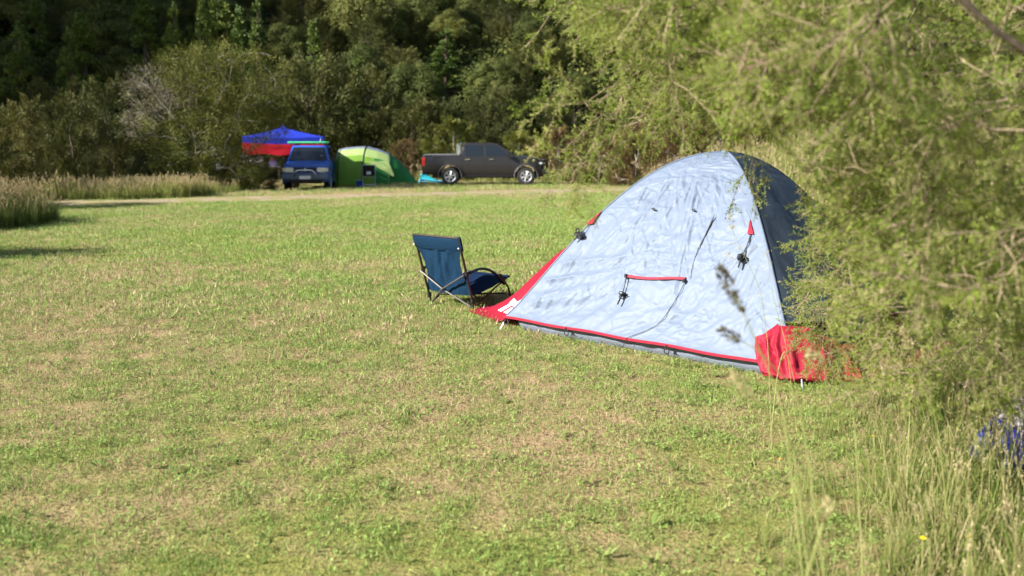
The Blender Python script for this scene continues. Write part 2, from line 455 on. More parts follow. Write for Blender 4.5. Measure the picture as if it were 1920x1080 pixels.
# flat rosettes and long leaves that stand out in the turf
def rosette(g):
    n = g.integers(5, 9); a = g.uniform(0, 6.28, n); d = np.stack([np.cos(a), np.sin(a), g.uniform(.15, .7, n)], -1); c = np.zeros((n, 3)); c[:, 2] = .012
    return leaf_quads(c, d, np.tile([[0, 0, 1.]], (n, 1)), g.uniform(.035, .075, n), g.uniform(.010, .018, n)), g.uniform(0, .5, n)
x, y = wedge(900, 2.9, 13, .9); k = ~in_tent(x, y); x, y = x[k], y[k]
t = NT('weed leaves'); c = t.ramp(t.attr('rnd'), [(0, (.10, .15, .03)), (.5, (.22, .26, .07))]); weed_mat = t.done(t.mixsh(.2, t.bsdf(c, .55, 0, .3), t.translucent(c)))
scatter('weeds', [rosette(rng) for _ in range(8)], pts3(x, y), rots(len(x)), rng.uniform(.6, 1.25, len(x)), weed_mat, 'flat leafy weeds scattered through the lawn', 'weeds')

# ------------------------------------------------------------------ near dome tent
def tent():
    H, Z0, EX = 1.50, .10, 1.25
    A, B = TA, TB; C = B + TW * E2; D = A + TW * E2; C0 = (A + C) / 2; C = C0 + .86 * (C - C0); D = C0 + .95 * (D - C0)
    root = thing('dome_tent', 'pale blue dome tent with red corners pitched on the mown lawn', 'tent', tuple(C0))
    off = C0
    def pole(K, s):
        s = np.asarray(s, float)
        xy = C0[None, :2] + s.reshape(-1, 1) * (K - C0)[None, :2]
        z = Z0 + (H - Z0) * np.maximum(0, 1 - s ** 2).reshape(-1) ** EX
        return np.concatenate([xy, z[:, None]], 1).reshape(s.shape + (3,))
    def panel(K, L, S, Wd, bulge=None, out=None):
        a = pole(K, S); b = pole(L, S); p = a + (b - a) * Wd[..., None]
        if bulge is not None: p = p + out * bulge(Wd, S)[..., None]
        return p
    def normals(p):
        du = np.gradient(p, axis=0); dv = np.gradient(p, axis=1); n = np.cross(du, dv); n = nrm(n)
        return np.where((n @ np.array([0, 0, 1.]))[..., None] < 0, -n, n)
    def ridge(q, seed): return 1 - 2 * np.abs(vnoise(q, seed))
    def crumple(p, S, Wd, amt=1.0, zone=True):
        u = Wd * S * 2.7; v = S * 2.2
        q = np.stack([u, v, u * 0], -1); wv = np.stack([vnoise(q * 2.2, 5), vnoise(q * 2.2 + 9, 6), u * 0], -1) * .22; q = q + wv
        h = .0065 * ridge(q * 4.2, 1) + .0062 * ridge(q * 9.5 + 3, 2) + .0034 * ridge(q * 19, 3)
        if zone:
            zn = sst(.30, .42, S) * sst(.78, .62, S) * sst(.08, .2, Wd) * sst(.86, .66, Wd)
            r3 = np.stack([Wd * 2.7 * 4.6, v * 1.7, u * 0], -1) + wv * 2.4
            h = h + zn * (.006 * ridge(r3, 8) + .005 * ridge(r3 * 2.3, 9))
            low = sst(.62, .85, S) * sst(.75, .2, Wd)
            r4 = np.stack([u * .8, v * 8 + u * 1.6, u * 0], -1) + wv
            h = h + low * .020 * ridge(r4, 12)
            side = sst(.80, .97, Wd) * sst(.3, .5, S)
            h = h + side * .008 * ridge(np.stack([u * 7, v * 1.2, u * 0], -1), 15)
        if zone:
            # sharp fold lines left from packing and from the tension of the pegs
            mx = (Wd - .5) * S * 2.7; my = S * 1.9; gf = np.random.default_rng(44)
            for k in range(210):
                s0 = gf.uniform(.30, .97) if k > 60 else gf.uniform(.36, .78); w0 = gf.uniform(.06, .94) if k > 60 else gf.uniform(.12, .80)
                cx, cy = (w0 - .5) * s0 * 2.7, s0 * 1.9
                an = gf.normal(1.5 + (w0 - .5) * -1.0, .38) if k <= 60 else gf.uniform(0, 3.14)
                ln = gf.uniform(.10, .34) if k <= 60 else gf.uniform(.05, .22); wd = gf.uniform(.007, .012); am = gf.uniform(.003, .0085) * (.95 if k <= 60 else .55) * gf.choice([-1, 1])
                a_ = (mx - cx) * math.cos(an) + (my - cy) * math.sin(an); b_ = -(mx - cx) * math.sin(an) + (my - cy) * math.cos(an) + .10 * a_ * a_ / ln
                tp = np.clip(1 - (a_ / ln) ** 2, 0, 1)
                h = h + am * tp * (np.exp(-(b_ / wd) ** 2) * .55 + np.tanh(b_ / wd) * np.exp(-(b_ / .040) ** 2) * .6)
        edge = np.minimum(1, np.minimum(Wd, 1 - Wd) * 14) * np.minimum(1, (1 - S) * 12 + .25) * np.minimum(1, S * 5)
        return p + normals(p) * (h * amt * edge)[..., None]
    def fly(name, col, trans):
        t = NT(name); o = t.obj(); nz = t.n('ShaderNodeTexNoise'); nz.inputs['Scale'].default_value = 5; nz.inputs['Detail'].default_value = 3; t.l(o, nz.inputs['Vector'])
        ad = t.n('ShaderNodeMix', data_type='RGBA', blend_type='LINEAR_LIGHT'); ad.inputs[0].default_value = .10; t.l(o, ad.inputs[6]); t.l(nz.outputs['Color'], ad.inputs[7])
        def vor(s):
            v = t.n('ShaderNodeTexVoronoi', feature='DISTANCE_TO_EDGE'); v.inputs['Scale'].default_value = s; t.l(ad.outputs[2], v.inputs['Vector']); return t.math('MINIMUM', v.outputs['Distance'], .32)
        h = t.math('ADD', t.math('MULTIPLY', vor(6.5), 1.0), t.math('MULTIPLY', vor(15), .42))
        c = t.mix(t.noise(2.0, 3, .5, o), tuple(x * .92 for x in col), tuple(x * 1.06 for x in col))
        a = t.bsdf(c, .55, 0, .3, t.bump(h, .16, .05)); return t.done(t.mixsh(trans, a, t.translucent(c)))
    blue = fly('pale blue silvered fly', (.142, .174, .232), .08)
    slate = mat_fabric('slate grey fly', (.019, .027, .037), .05, .55, .25, 9)
    red = mat_fabric('red fly corners', (.27, .010, .026), .10, .6, .35, 9)
    redtape = mat_fabric('red tape', (.28, .013, .030), .05, .6, .1, 30)
    tub = mat_fabric('grey groundsheet', (.16, .18, .22), .0, .5, .5, 12)
    black = mat_plain('black cord', (.018, .018, .022), .7)
    metal = mat_plain('aluminium', (.62, .63, .65), .35, .9)
    white = mat_plain('white print', (.80, .80, .80), .6, var=.03)
    def sheet(name, K, L, s0, s1, w0, w1, ns, nw, mat, bulge=None, out=None, amt=1., zone=False, post=None, parent=None, lift=0):
        S, Wd = np.meshgrid(np.linspace(s0, s1, ns), np.linspace(w0, w1, nw), indexing='ij')
        p = panel(K, L, S, Wd, bulge, out); p = crumple(p, S, Wd, amt, zone)
        if lift: p = p + normals(p) * lift
        if post is not None: p = post(p, S, Wd)
        o = MB().grid(p - off).build(name, mat, parent or root, ang=180); return o
    # front: one big panel between two poles
    sheet('front_panel', A, B, .012, 1.0, 0, 1, 350, 390, blue, zone=True)
    va = lambda w, s: .84 * sst(0, .15, w) * sst(1, .85, w) * np.clip((np.asarray(s) - .64) / .36, 0, 1) ** .9
    def drop(p, S, Wd):
        p = p.copy(); k = sst(.70, 1, S) * sst(0, .05, Wd) * sst(1, .95, Wd); p[..., 2] = p[..., 2] * (1 - k * .85); return p
    sheet('porch_panel', A, D, .012, .70, 0, 1, 70, 90, blue, va, -E1, .8)
    o = sheet('porch_skirt', A, D, .70, 1.0, 0, 1, 40, 90, red, va, -E1, 1.1, post=drop)
    vb = lambda w, s: (.10 * sst(0, .03, w) + .42 * sst(0, .22, w)) * sst(1, .85, w) * s ** 2.6
    sheet('porch_panel', B, C, .012, .86, 0, 1, 70, 90, slate, vb, E1, .9)
    sheet('porch_skirt', B, C, .86, 1.0, 0, 1, 40, 90, red, vb, E1, 1.2, post=drop)
    sheet('rear_panel', D, C, .012, 1.0, 0, 1, 60, 60, blue)
    # red corner boot that wraps pole foot at the near corner
    th = np.linspace(0, 1, 84); sv = np.linspace(.865, 1.03, 56); P = []
    for s in sv:
        row = []
        for k in th:
            if k < .5:
                w = 1 - (1 - k / .5) * (.085 * min(1, max(0, (s - .860) / .055))); q = panel(A, B, np.array([[min(s, 1)]]), np.array([[w]]))[0, 0]; nv = -E2
            else:
                w = (k - .5) / .5 * .12; q = panel(B, C, np.array([[min(s, 1)]]), np.array([[w]]), vb, E1)[0, 0]; nv = E1
            blend = sst(.3, .7, k); nv = nrm(-E2 * (1 - blend) + E1 * blend)
            bl = (.035 + .075 * math.sin(math.pi * min(1, (s - .865) / .165 * .8 + .2))) * math.sin(math.pi * (.12 + .80 * k))
            q = q + nv * bl; f = (s - .865) / .165
            q = q.copy(); q[2] = max(.015, q[2] * (1 - .85 * sst(.45, 1, f)) * (1 - .30 * sst(.5, 1, k) * (1 - f)))
            row.append(q)
        P.append(row)
    P = np.array(P); g0 = np.stack(np.meshgrid(sv * 14, th * 9, indexing='ij') + [np.zeros((56, 84))], -1)
    P = P + normals(P) * (.024 * (1 - 2 * np.abs(vnoise(g0 * np.array([.6, 1.3, 1]), 31))) + .014 * (1 - 2 * np.abs(vnoise(g0 * np.array([1.2, 2.6, 1]), 33))) + .006 * (1 - 2 * np.abs(vnoise(g0 * 5, 35))))[..., None] * np.sin(np.pi * np.clip((sv - .865) / .165 * .9 + .08, 0, 1))[:, None, None]
    MB().grid(P - off).build('corner_boot', red, root, ang=180)
    # loose red flap lying pegged out beyond the boot
    fl = []
    for a in np.linspace(0, 1, 18):
        r_ = []
        for b in np.linspace(0, 1, 12):
            base = np.array([2.02, 5.86, 0]) * (1 - a) + np.array([2.50, 5.93, 0]) * a
            q = base + np.array([.03, .20, 0]) * b; q[2] = .015 + .13 * b * (1 - .65 * a) + .018 * math.sin(a * 9 + b * 5); r_.append(q)
        fl.append(r_)
    MB().grid(np.array(fl) - off).build('loose_flap', red, root, ang=180)
    # pole sleeves (ridges down the four corners)
    for K, mt in ((A, blue), (B, blue), (C, slate), (D, blue)):
        q = pole(K, np.linspace(.0, .985, 40)); q[:, 2] += .004
        MB().tube([tuple(p - off) for p in q], .012 if K is B else .006, 8).build('pole_sleeve', mt, root)
    # groundsheet tub under the fly
    tubm = MB(); cs = [A + .13 * E1 + .10 * E2, B - .06 * E1 + .10 * E2, C - .2 * E1 - .1 * E2, D + .2 * E1 - .1 * E2]
    for i in range(4):
        a, b = cs[i], cs[(i + 1) % 4]; n = 60; G = []
        outv = nrm(np.cross((b - a), [0, 0, 1.]))
        for j, z in enumerate((-.01, .03, .07, .11, .16)):
            tt = np.linspace(0, 1, n); q = a + (b - a) * tt[:, None]; q[:, 2] = z
            q = q + outv * (.05 * math.sin(math.pi * min(1, z / .16 + .1)) + .012 * (1 - 2 * np.abs(vnoise(np.stack([tt * 22, tt * 0 + z * 22, tt * 0 + i], -1), 3))))[:, None] if True else q
            G.append(q - off)
        tubm.grid(np.array(G))
    tubm.build('groundsheet', tub, root, ang=180)
    # red hem tape
    q = panel(A, B, np.full(40, 1.0), np.linspace(.0, .93, 40)); q = q - E2 * .006; q[:, 2] += .004 * np.sin(np.linspace(0, 21, 40))
    G = np.array([q + np.array([0, 0, .011]) - E2 * .002, q + np.array([0, 0, .011]) - E2 * .008, q - E2 * .008 - np.array([0, 0, .009]), q - E2 * .002 - np.array([0, 0, .009])]) - off
    MB().grid(np.concatenate([G, G[:1]])).build('hem_tape', redtape, root)
    # pegging rings hanging below the hem
    for w in (.265, .625):
        p = panel(A, B, np.array([1.0]), np.array([w]))[0] - E2 * .012; r = MB()
        r.tube([tuple(p - off + E1 * (.021 * math.cos(a)) + np.array([0, 0, -.040 + .021 * math.sin(a)])) for a in np.linspace(0, 6.283, 20)], .0045, 6, False)
        r.box(tuple(p - off + np.array([0, 0, -.008])), (.018, .018, .026)); r.build('peg_ring', black, root)
    # tent pegs
    for (b, tp) in ((A + np.array([-.045, -.045, 0]), A + np.array([.03, .0, .105])), (TB + np.array([.0, -.17, 0]), TB + np.array([.012, -.10, .05])), (gp(902, 584), gp(902, 584) + np.array([.03, 0, .05]))):
        MB().tube([tuple(b - off - np.array([0, 0, .03])), tuple(tp - off)], .0055, 8).build('peg', metal, root)
    c_ = MB(); c_.tube([tuple(A - off + np.array(p)) for p in ((.02, -.01, .09), (0, -.02, .05), (.02, -.03, .03), (.04, -.02, .05), (.03, -.01, .08))], .006, 6); c_.build('foot_clip', black, root)
    ab = lambda s, w, out=.012: (lambda p: p - E2 * out + np.array([0, 0, out * .7]))(panel(A, B, np.array([s]), np.array([w]))[0]) - off
    def bundle(p, size, name='cord_bundle', drop=(0, 0, -1)):
        b = MB(); g = np.random.default_rng(int(abs(p[0]) * 1e4))
        for k in range(7):
            c = p + g.normal(0, size * .18, 3); n = rdir(1, g)[0]; u = nrm(np.cross(n, [.3, .5, .8])); v = np.cross(n, u)
            b.tube([tuple(c + size * (.42 * math.cos(a) * u + .30 * math.sin(a) * v)) for a in np.linspace(0, 6.0, 12)], size * .075, 5)
        return b.build(name, black, root)
    return root, panel, ab, bundle, (A, B, C, D), off, dict(blue=blue, red=red, redtape=redtape, black=black, white=white, metal=metal, va=va), pole
tent_root, T_panel, T_ab, T_bundle, T_c, T_off, T_m, T_pole = tent()

def tent_details():
    ab, M = T_ab, T_m; A, B, C, D = T_c; root = tent_root; V3 = np.array
    # red guy tabs on the pole seams with rolled cords
    for (tp, l, r_, bun, end, sz) in (((.545, .0), (.605, -.012), (.605, .028), (.655, .022), (.68, .02), .075), ((.541, .952), (.60, .925), (.597, .957), (.685, .885), (.72, .868), .060)):
        a, b, c = ab(*tp, .010), ab(*l, .014), ab(*r_, .014)
        m = MB(); m.prism([tuple(a), tuple(b), tuple(c)], [tuple(q - E2 * .006) for q in (a, b, c)]); m.build('guy_tab', M['red'], root)
        mid = (b + c) / 2; p = ab(*bun, .03)
        q = MB(); q.tube([tuple(mid), tuple((mid + p) / 2 + V3([.006, 0, 0])), tuple(p)], .0026, 6); q.tube([tuple(mid + V3([.012, 0, 0])), tuple(p + V3([.01, 0, .01]))], .002, 6); q.build('guy_cord', M['black'], root)
        T_bundle(p, sz)
        q = MB(); e = ab(*end, .03); q.tube([tuple(p), tuple(e)], [.010, .006], 6); q.build('cord_end', M['black'], root)
    # window hood strip with its hanging cords
    G = []
    for t in np.linspace(0, 1, 24):
        s = .781 + (.772 - .781) * t + .004 * math.sin(t * 5); w = .388 + (.644 - .388) * t
        p = ab(s, w, .022); p2 = ab(s + .008, w, .022); G.append([p, p2, p2 + E2 * .012, p + E2 * .012, p])
    MB().grid(np.array(G)).build('window_strip', M['redtape'], root)
    l = ab(.786, .389, .02); h = ab(.85, .409, .028); e = ab(.885, .409, .028)
    q = MB(); q.tube([tuple(l), tuple((l + h) / 2 + E1 * .006), tuple(h)], .0028, 6); q.tube([tuple(l + E1 * .008), tuple(h + E1 * .008)], .002, 6); q.tube([tuple(h), tuple(e)], [.008, .006], 6); q.build('guy_cord', M['black'], root)
    T_bundle(h, .048)
    q = MB()
    for p in ((.786, .389), (.78, .643)): c = ab(*p, .026); MB().tube([tuple(c + V3([0, 0, .012])), tuple(c - V3([0, 0, .014]))], .012, 8).build('toggle', M['black'], root)
    cord = [ab(s, w, .014) for s, w in ((.785, .642), (.82, .63), (.86, .612), (.905, .592), (.93, .575), (.955, .545), (.985, .505), (1.0, .492))]
    cord += [cord[-1] - E2 * .02 - E1 * .02 + V3([0, 0, -.06]), cord[-1] - E2 * .03 - E1 * .05 + V3([0, 0, -.10])]
    q = MB(); q.tube([tuple(p) for p in cord], .0022, 6); q.build('guy_cord', M['black'], root)
    q = MB(); sm = [ab(s, w, .013) for s, w in ((.526, .747), (.57, .727), (.62, .702), (.668, .677), (.72, .665), (.767, .662))]
    q.tube([tuple(p) for p in sm], [.001, .007, .004, .003, .002, .002], 6, flat=.6); q.build('window_cord', M['black'], root)
    for s, w in ((.526, .348), (.521, .614)):
        c = ab(s, w, .014); q = MB(); q.tube([tuple(c - E1 * .022 + V3([0, 0, .012])), tuple(c), tuple(c + E1 * .024 + V3([0, 0, -.004]))], [.004, .009, .004], 6); q.tube([tuple(c + V3([0, 0, .02])), tuple(c)], [.002, .006], 6); q.build('tie_knot', M['black'], root)
    # white mark printed on the red porch skirt: three bars and a notched block
    va = M['va']
    def sk(s, w, lift=.010):
        S = np.array([[s, s + .001], [s, s + .001]]); W_ = np.array([[w, w], [w + .001, w + .001]]); p = T_panel(A, D, S, W_, va, -E1)
        n = nrm(np.cross(p[1, 0] - p[0, 0], p[0, 1] - p[0, 0])); n = n if n[2] > 0 else -n
        q = p[0, 0].copy(); k = float(sst(.70, 1, s) * sst(0, .05, w)); q[2] *= (1 - k * .85)
        return q + n * lift - T_off
    def mark(c):
        m = MB(); m.prism([tuple(sk(s, w)) for s, w in c], [tuple(sk(s, w, .004)) for s, w in c]); m.build('printed_mark', M['white'], root, smooth=False)
    for k in range(3):
        w = .052 + k * .0165; mark([(.925, w), (.925, w + .010), (.905 - .010 * k, w + .011), (.905 - .010 * k, w + .001)])
    mark([(.895, .056), (.885, .098), (.865, .104), (.872, .082), (.855, .078), (.880, .062)])
tent_details()

# ------------------------------------------------------------------ low camping chair beside the tent
def camp_chair():
    lr = np.array([-.81, 8.97, 0]); rr = np.array([-.36, 8.58, 0]); r = nrm(rr - lr); f = np.array([-r[1], r[0], 0]); w = float(np.linalg.norm(rr - lr))
    o = thing('camping_chair', 'low dark blue folding camp chair beside the red tent corner', 'chair', (lr[0], lr[1], gz1(lr[0], lr[1])), math.atan2(r[1], r[0]))
    steel = mat_plain('dark bronze steel tube', (.055, .038, .032), .38, .7, .1); grey = mat_plain('grey brace tube', (.10, .09, .085), .5, .5, .1)
    navy = mat_fabric('navy polyester', (.006, .026, .055), .05, .8, .5, 14, spec=.1); seatm = mat_fabric('bright blue seat', (.005, .014, .038), .05, .8, .4, 14, spec=.1)
    blk = mat_plain('black plastic', (.012, .012, .014), .45); wht = mat_plain('white rivet', (.7, .7, .7), .4)
    L = lambda x, y, z: (x, y, z)     # x along back (left to right), y forward, z up
    lean = lambda z: -.215 * z / .70
    for x in (0, w):
        MB().tube([L(x, .0, 0), L(x, lean(.35), .35), L(x, lean(.70), .70)], .0115, 10).build('back_post', steel, o)
    MB().tube([L(0, lean(.70), .70), L(w, lean(.70), .70)], .010, 8).build('top_rail', steel, o)
    # crossing braces at the back
    MB().tube([L(.0, lean(.36) - .03, .335), L(w * .5, -.13, .18), L(w, -.03, .02)], .009, 8).build('brace', grey, o)
    MB().tube([L(w, lean(.36) - .03, .345), L(w * .5, -.15, .18), L(.06, -.045, .02)], .009, 8).build('brace', grey, o)
    # side crosses and front legs
    for x in (.01, w - .01):
        MB().tube([L(x, .02, .02), L(x, .30, .17), L(x, .50, .26)], .009, 8).build('side_brace', steel, o)
        MB().tube([L(x, .56, .0), L(x, .50, .16), L(x, .38, .30)], .010, 8).build('front_leg', steel, o)
        n = 14; P = []
        for k in range(n):
            t = k / (n - 1); P.append(L(x + (.02 if x > .1 else -.02), lean(.36) + .03 + .50 * t, .36 + .055 * math.sin(t * 2.6) - .19 * t ** 2.2))
        MB().tube(P, .021, 8, flat=.6).build('armrest', blk, o)
    MB().tube([L(0, .10, .07), L(w, .46, .10)], .008, 8).build('cross_tube', steel, o)
    MB().tube([L(w, .10, .07), L(0, .46, .10)], .008, 8).build('cross_tube', steel, o)
    for p in ((0, 0), (w, 0), (.01, .56), (w - .01, .56)):
        MB().box(L(p[0], p[1] - .012, .012), (.03, .05, .024)).build('foot', blk, o, bevel=.006)
    for p in ((0, .005, .345), (w, .0, .345), (0, .0, .085), (w, .0, .085)):
        MB().box(L(p[0], lean(p[2]), p[2]), (.034, .036, .05)).build('joint', blk, o, bevel=.006)
    # sling back: slack cloth below a stiff headband
    U, V = np.meshgrid(np.linspace(0, 1, 44), np.linspace(0, 1, 40), indexing='ij')
    z = .135 + V * .44; inset = .055 * np.sin(np.pi * np.minimum(1, (1 - V) * 1.15)) ** .8
    x = inset + U * (w - 2 * inset); y = lean(1) * z - .008 - .05 * np.sin(np.pi * U) * (1 - V) ** 1.2 + .02 * (1 - V)
    fold = .013 * (1 - 2 * np.abs(vnoise(np.stack([U * 7, V * 1.6, U * 0], -1), 4))) + .006 * vnoise(np.stack([U * 15, V * 5, U * 0], -1), 5)
    y = y + fold * np.sin(np.pi * U) ** .5
    MB().grid(np.stack([x, y, z], -1)).build('backrest', navy, o, ang=180)
    U, V = np.meshgrid(np.linspace(0, 1, 24), np.linspace(0, 1, 20), indexing='ij'); a = V * 2 * np.pi
    zc = .635; hh = .068
    x = -.022 + U * (w + .044); y = lean(1) * (zc + hh * np.cos(a)) + .014 * np.sin(a); z = zc + hh * np.cos(a) + .006 * vnoise(np.stack([U * 6, V * 3, U * 0], -1), 8) - .010 * np.sin(np.pi * U) + .008 * U
    MB().grid(np.stack([x, y, z], -1)).build('headband', navy, o, ang=180)
    for x in (-.008, w + .004): MB().tube([L(x, lean(.62) - .024, .605), L(x, lean(.62) - .030, .605)], .007, 8).build('rivet', wht, o)
    U, V = np.meshgrid(np.linspace(0, 1, 26), np.linspace(0, 1, 26), indexing='ij')
    x = .02 + U * (w - .04); y = -.005 + V * .53; z = .145 + .115 * V ** 1.5 - .045 * np.sin(np.pi * U) * np.sin(np.pi * np.minimum(1, V * 1.1)) + .004 * vnoise(np.stack([U * 6, V * 6, U * 0], -1), 3)
    MB().grid(np.stack([x, y, z], -1)).build('seat', seatm, o, ang=180, solid=.008)
    MB().tube([L(.02, .53, .26), L(w - .02, .53, .26)], .012, 8).build('front_rail', seatm, o)
camp_chair()

# ------------------------------------------------------------------ vehicles
glass = (lambda t: t.done(t.bsdf((.012, .016, .020), .06, 0, .6)))(NT('dark car glass'))
rubber = mat_plain('tyre rubber', (.018, .018, .018), .85); alloy = mat_plain('alloy wheel', (.55, .55, .56), .35, .8)
blackp = mat_plain('black trim', (.015, .015, .016), .5); chrome = mat_plain('chrome', (.7, .7, .7), .15, 1., .03)
lampg = mat_plain('lamp glass', (.55, .57, .58), .12, .3, .05, spec=.8); redl = mat_plain('red lamp glass', (.45, .012, .015), .2, spec=.7); white_p = mat_plain('white plate', (.68, .68, .66), .5)
def paint(name, c, metal=.35):
    t = NT(name); f = t.noise(3, 3, .5, t.obj()); f2 = t.noise(220, 1, .5, t.obj())
    cc = t.mix(f, tuple(x * .92 for x in c), tuple(x * 1.08 for x in c)); cc = t.mix(t.math('MULTIPLY', f2, .12), cc, (.35, .33, .3))
    return t.done(t.bsdf(cc, t.math('MULTIPLY_ADD', f, .12, .30), metal, .25, None, .2))
def wheel(parent, x, y, r, side, spokes=6, w=.25):
    """side: -1 outer face towards -y, +1 towards +y"""
    t = MB(); t.lathe([(-w / 2, r * .62), (-w / 2, r * .9), (-w * .36, r * .985), (-w * .2, r), (w * .2, r), (w * .36, r * .985), (w / 2, r * .9), (w / 2, r * .62)], 'y', 36)
    o = t.build('wheel', rubber, parent); o.location = (x, y, r)
    m = MB(); m.lathe([(side * w * .5, r * .63), (side * w * .54, r * .61), (side * w * .50, r * .55), (side * w * .1, r * .53)], 'y', 32)
    for k in range(spokes):
        a = 2 * math.pi * k / spokes + .3
        for d in (-.13, .13):
            a1 = a + d * .7; p = Vector((math.cos(a1) * r * .56, side * w * .44, math.sin(a1) * r * .56)); q = Vector((math.cos(a) * r * .14, side * w * .47, math.sin(a) * r * .14)); m.tube([q, p], [r * .07, r * .055], 6)
    m.lathe([(side * w * .50, .0001), (side * w * .50, r * .15), (side * w * .40, r * .19)], 'y', 16); m.build('rim', alloy, o)
    d = MB(); d.lathe([(side * w * .12, .0001), (side * w * .12, r * .54)], 'y', 24); d.build('brake_disc', blackp, o)
    return o
def loft_body(xs, zb, zt, hw, tum, name, mt, parent, rows=9, crown=.03):
    S = []
    for x in xs:
        b, t_, h = zb(x), zt(x), hw(x); prof = [(h * .55, b)]
        for k in range(rows + 1):
            z = b + (t_ - b) * k / rows; prof.append((h * tum(z), z))
        e = prof[-1][0]; prof.append((e - .03, t_ + .018)); prof.append((e * .6, t_ + .018 + crown * .7)); prof.append((0, t_ + .018 + crown))
        full = [(x, -a, z) for a, z in prof] + [(x, a, z) for a, z in prof[-2::-1]]
        S.append(full)
    m = MB(); S = np.array(S); m.grid(S)
    for r_ in (S[0], S[-1]): m.poly([tuple(p) for p in r_])
    return m.build(name, mt, parent, ang=32)
def interp(tab): xs = [a for a, b in tab]; ys = [b for a, b in tab]; return lambda x: float(np.interp(x, xs, ys))
def greenhouse(parent, mt, side, hw0, slope, name='cabin', crown=.02):
    """side: list of (x,z) round the cabin outline"""
    zb = min(z for x, z in side); yy = lambda z: hw0 - (z - zb) * slope
    m = MB(); a = [(x, -yy(z), z) for x, z in side]; b = [(x, yy(z), z) for x, z in side]; m.prism(a, b)
    return m.build(name, mt, parent, bevel=.035, ang=45, seg=3), yy
def win(parent, yy, pts, name='window', proud=.007, sgn=(-1, 1), mt=None):
    for s in sgn:
        a = [(x, s * (yy(z) + proud), z) for x, z in pts]; b = [(x, s * (yy(z) - .02), z) for x, z in pts]
        m = MB(); m.prism(a, b); m.build(name, mt or glass, parent)
def arch_top(x, wheels, r, zs):
    z = zs
    for wx in wheels:
        d = abs(x - wx)
        if d < r: z = max(z, .36 + math.sqrt(r * r - d * d))
    return z

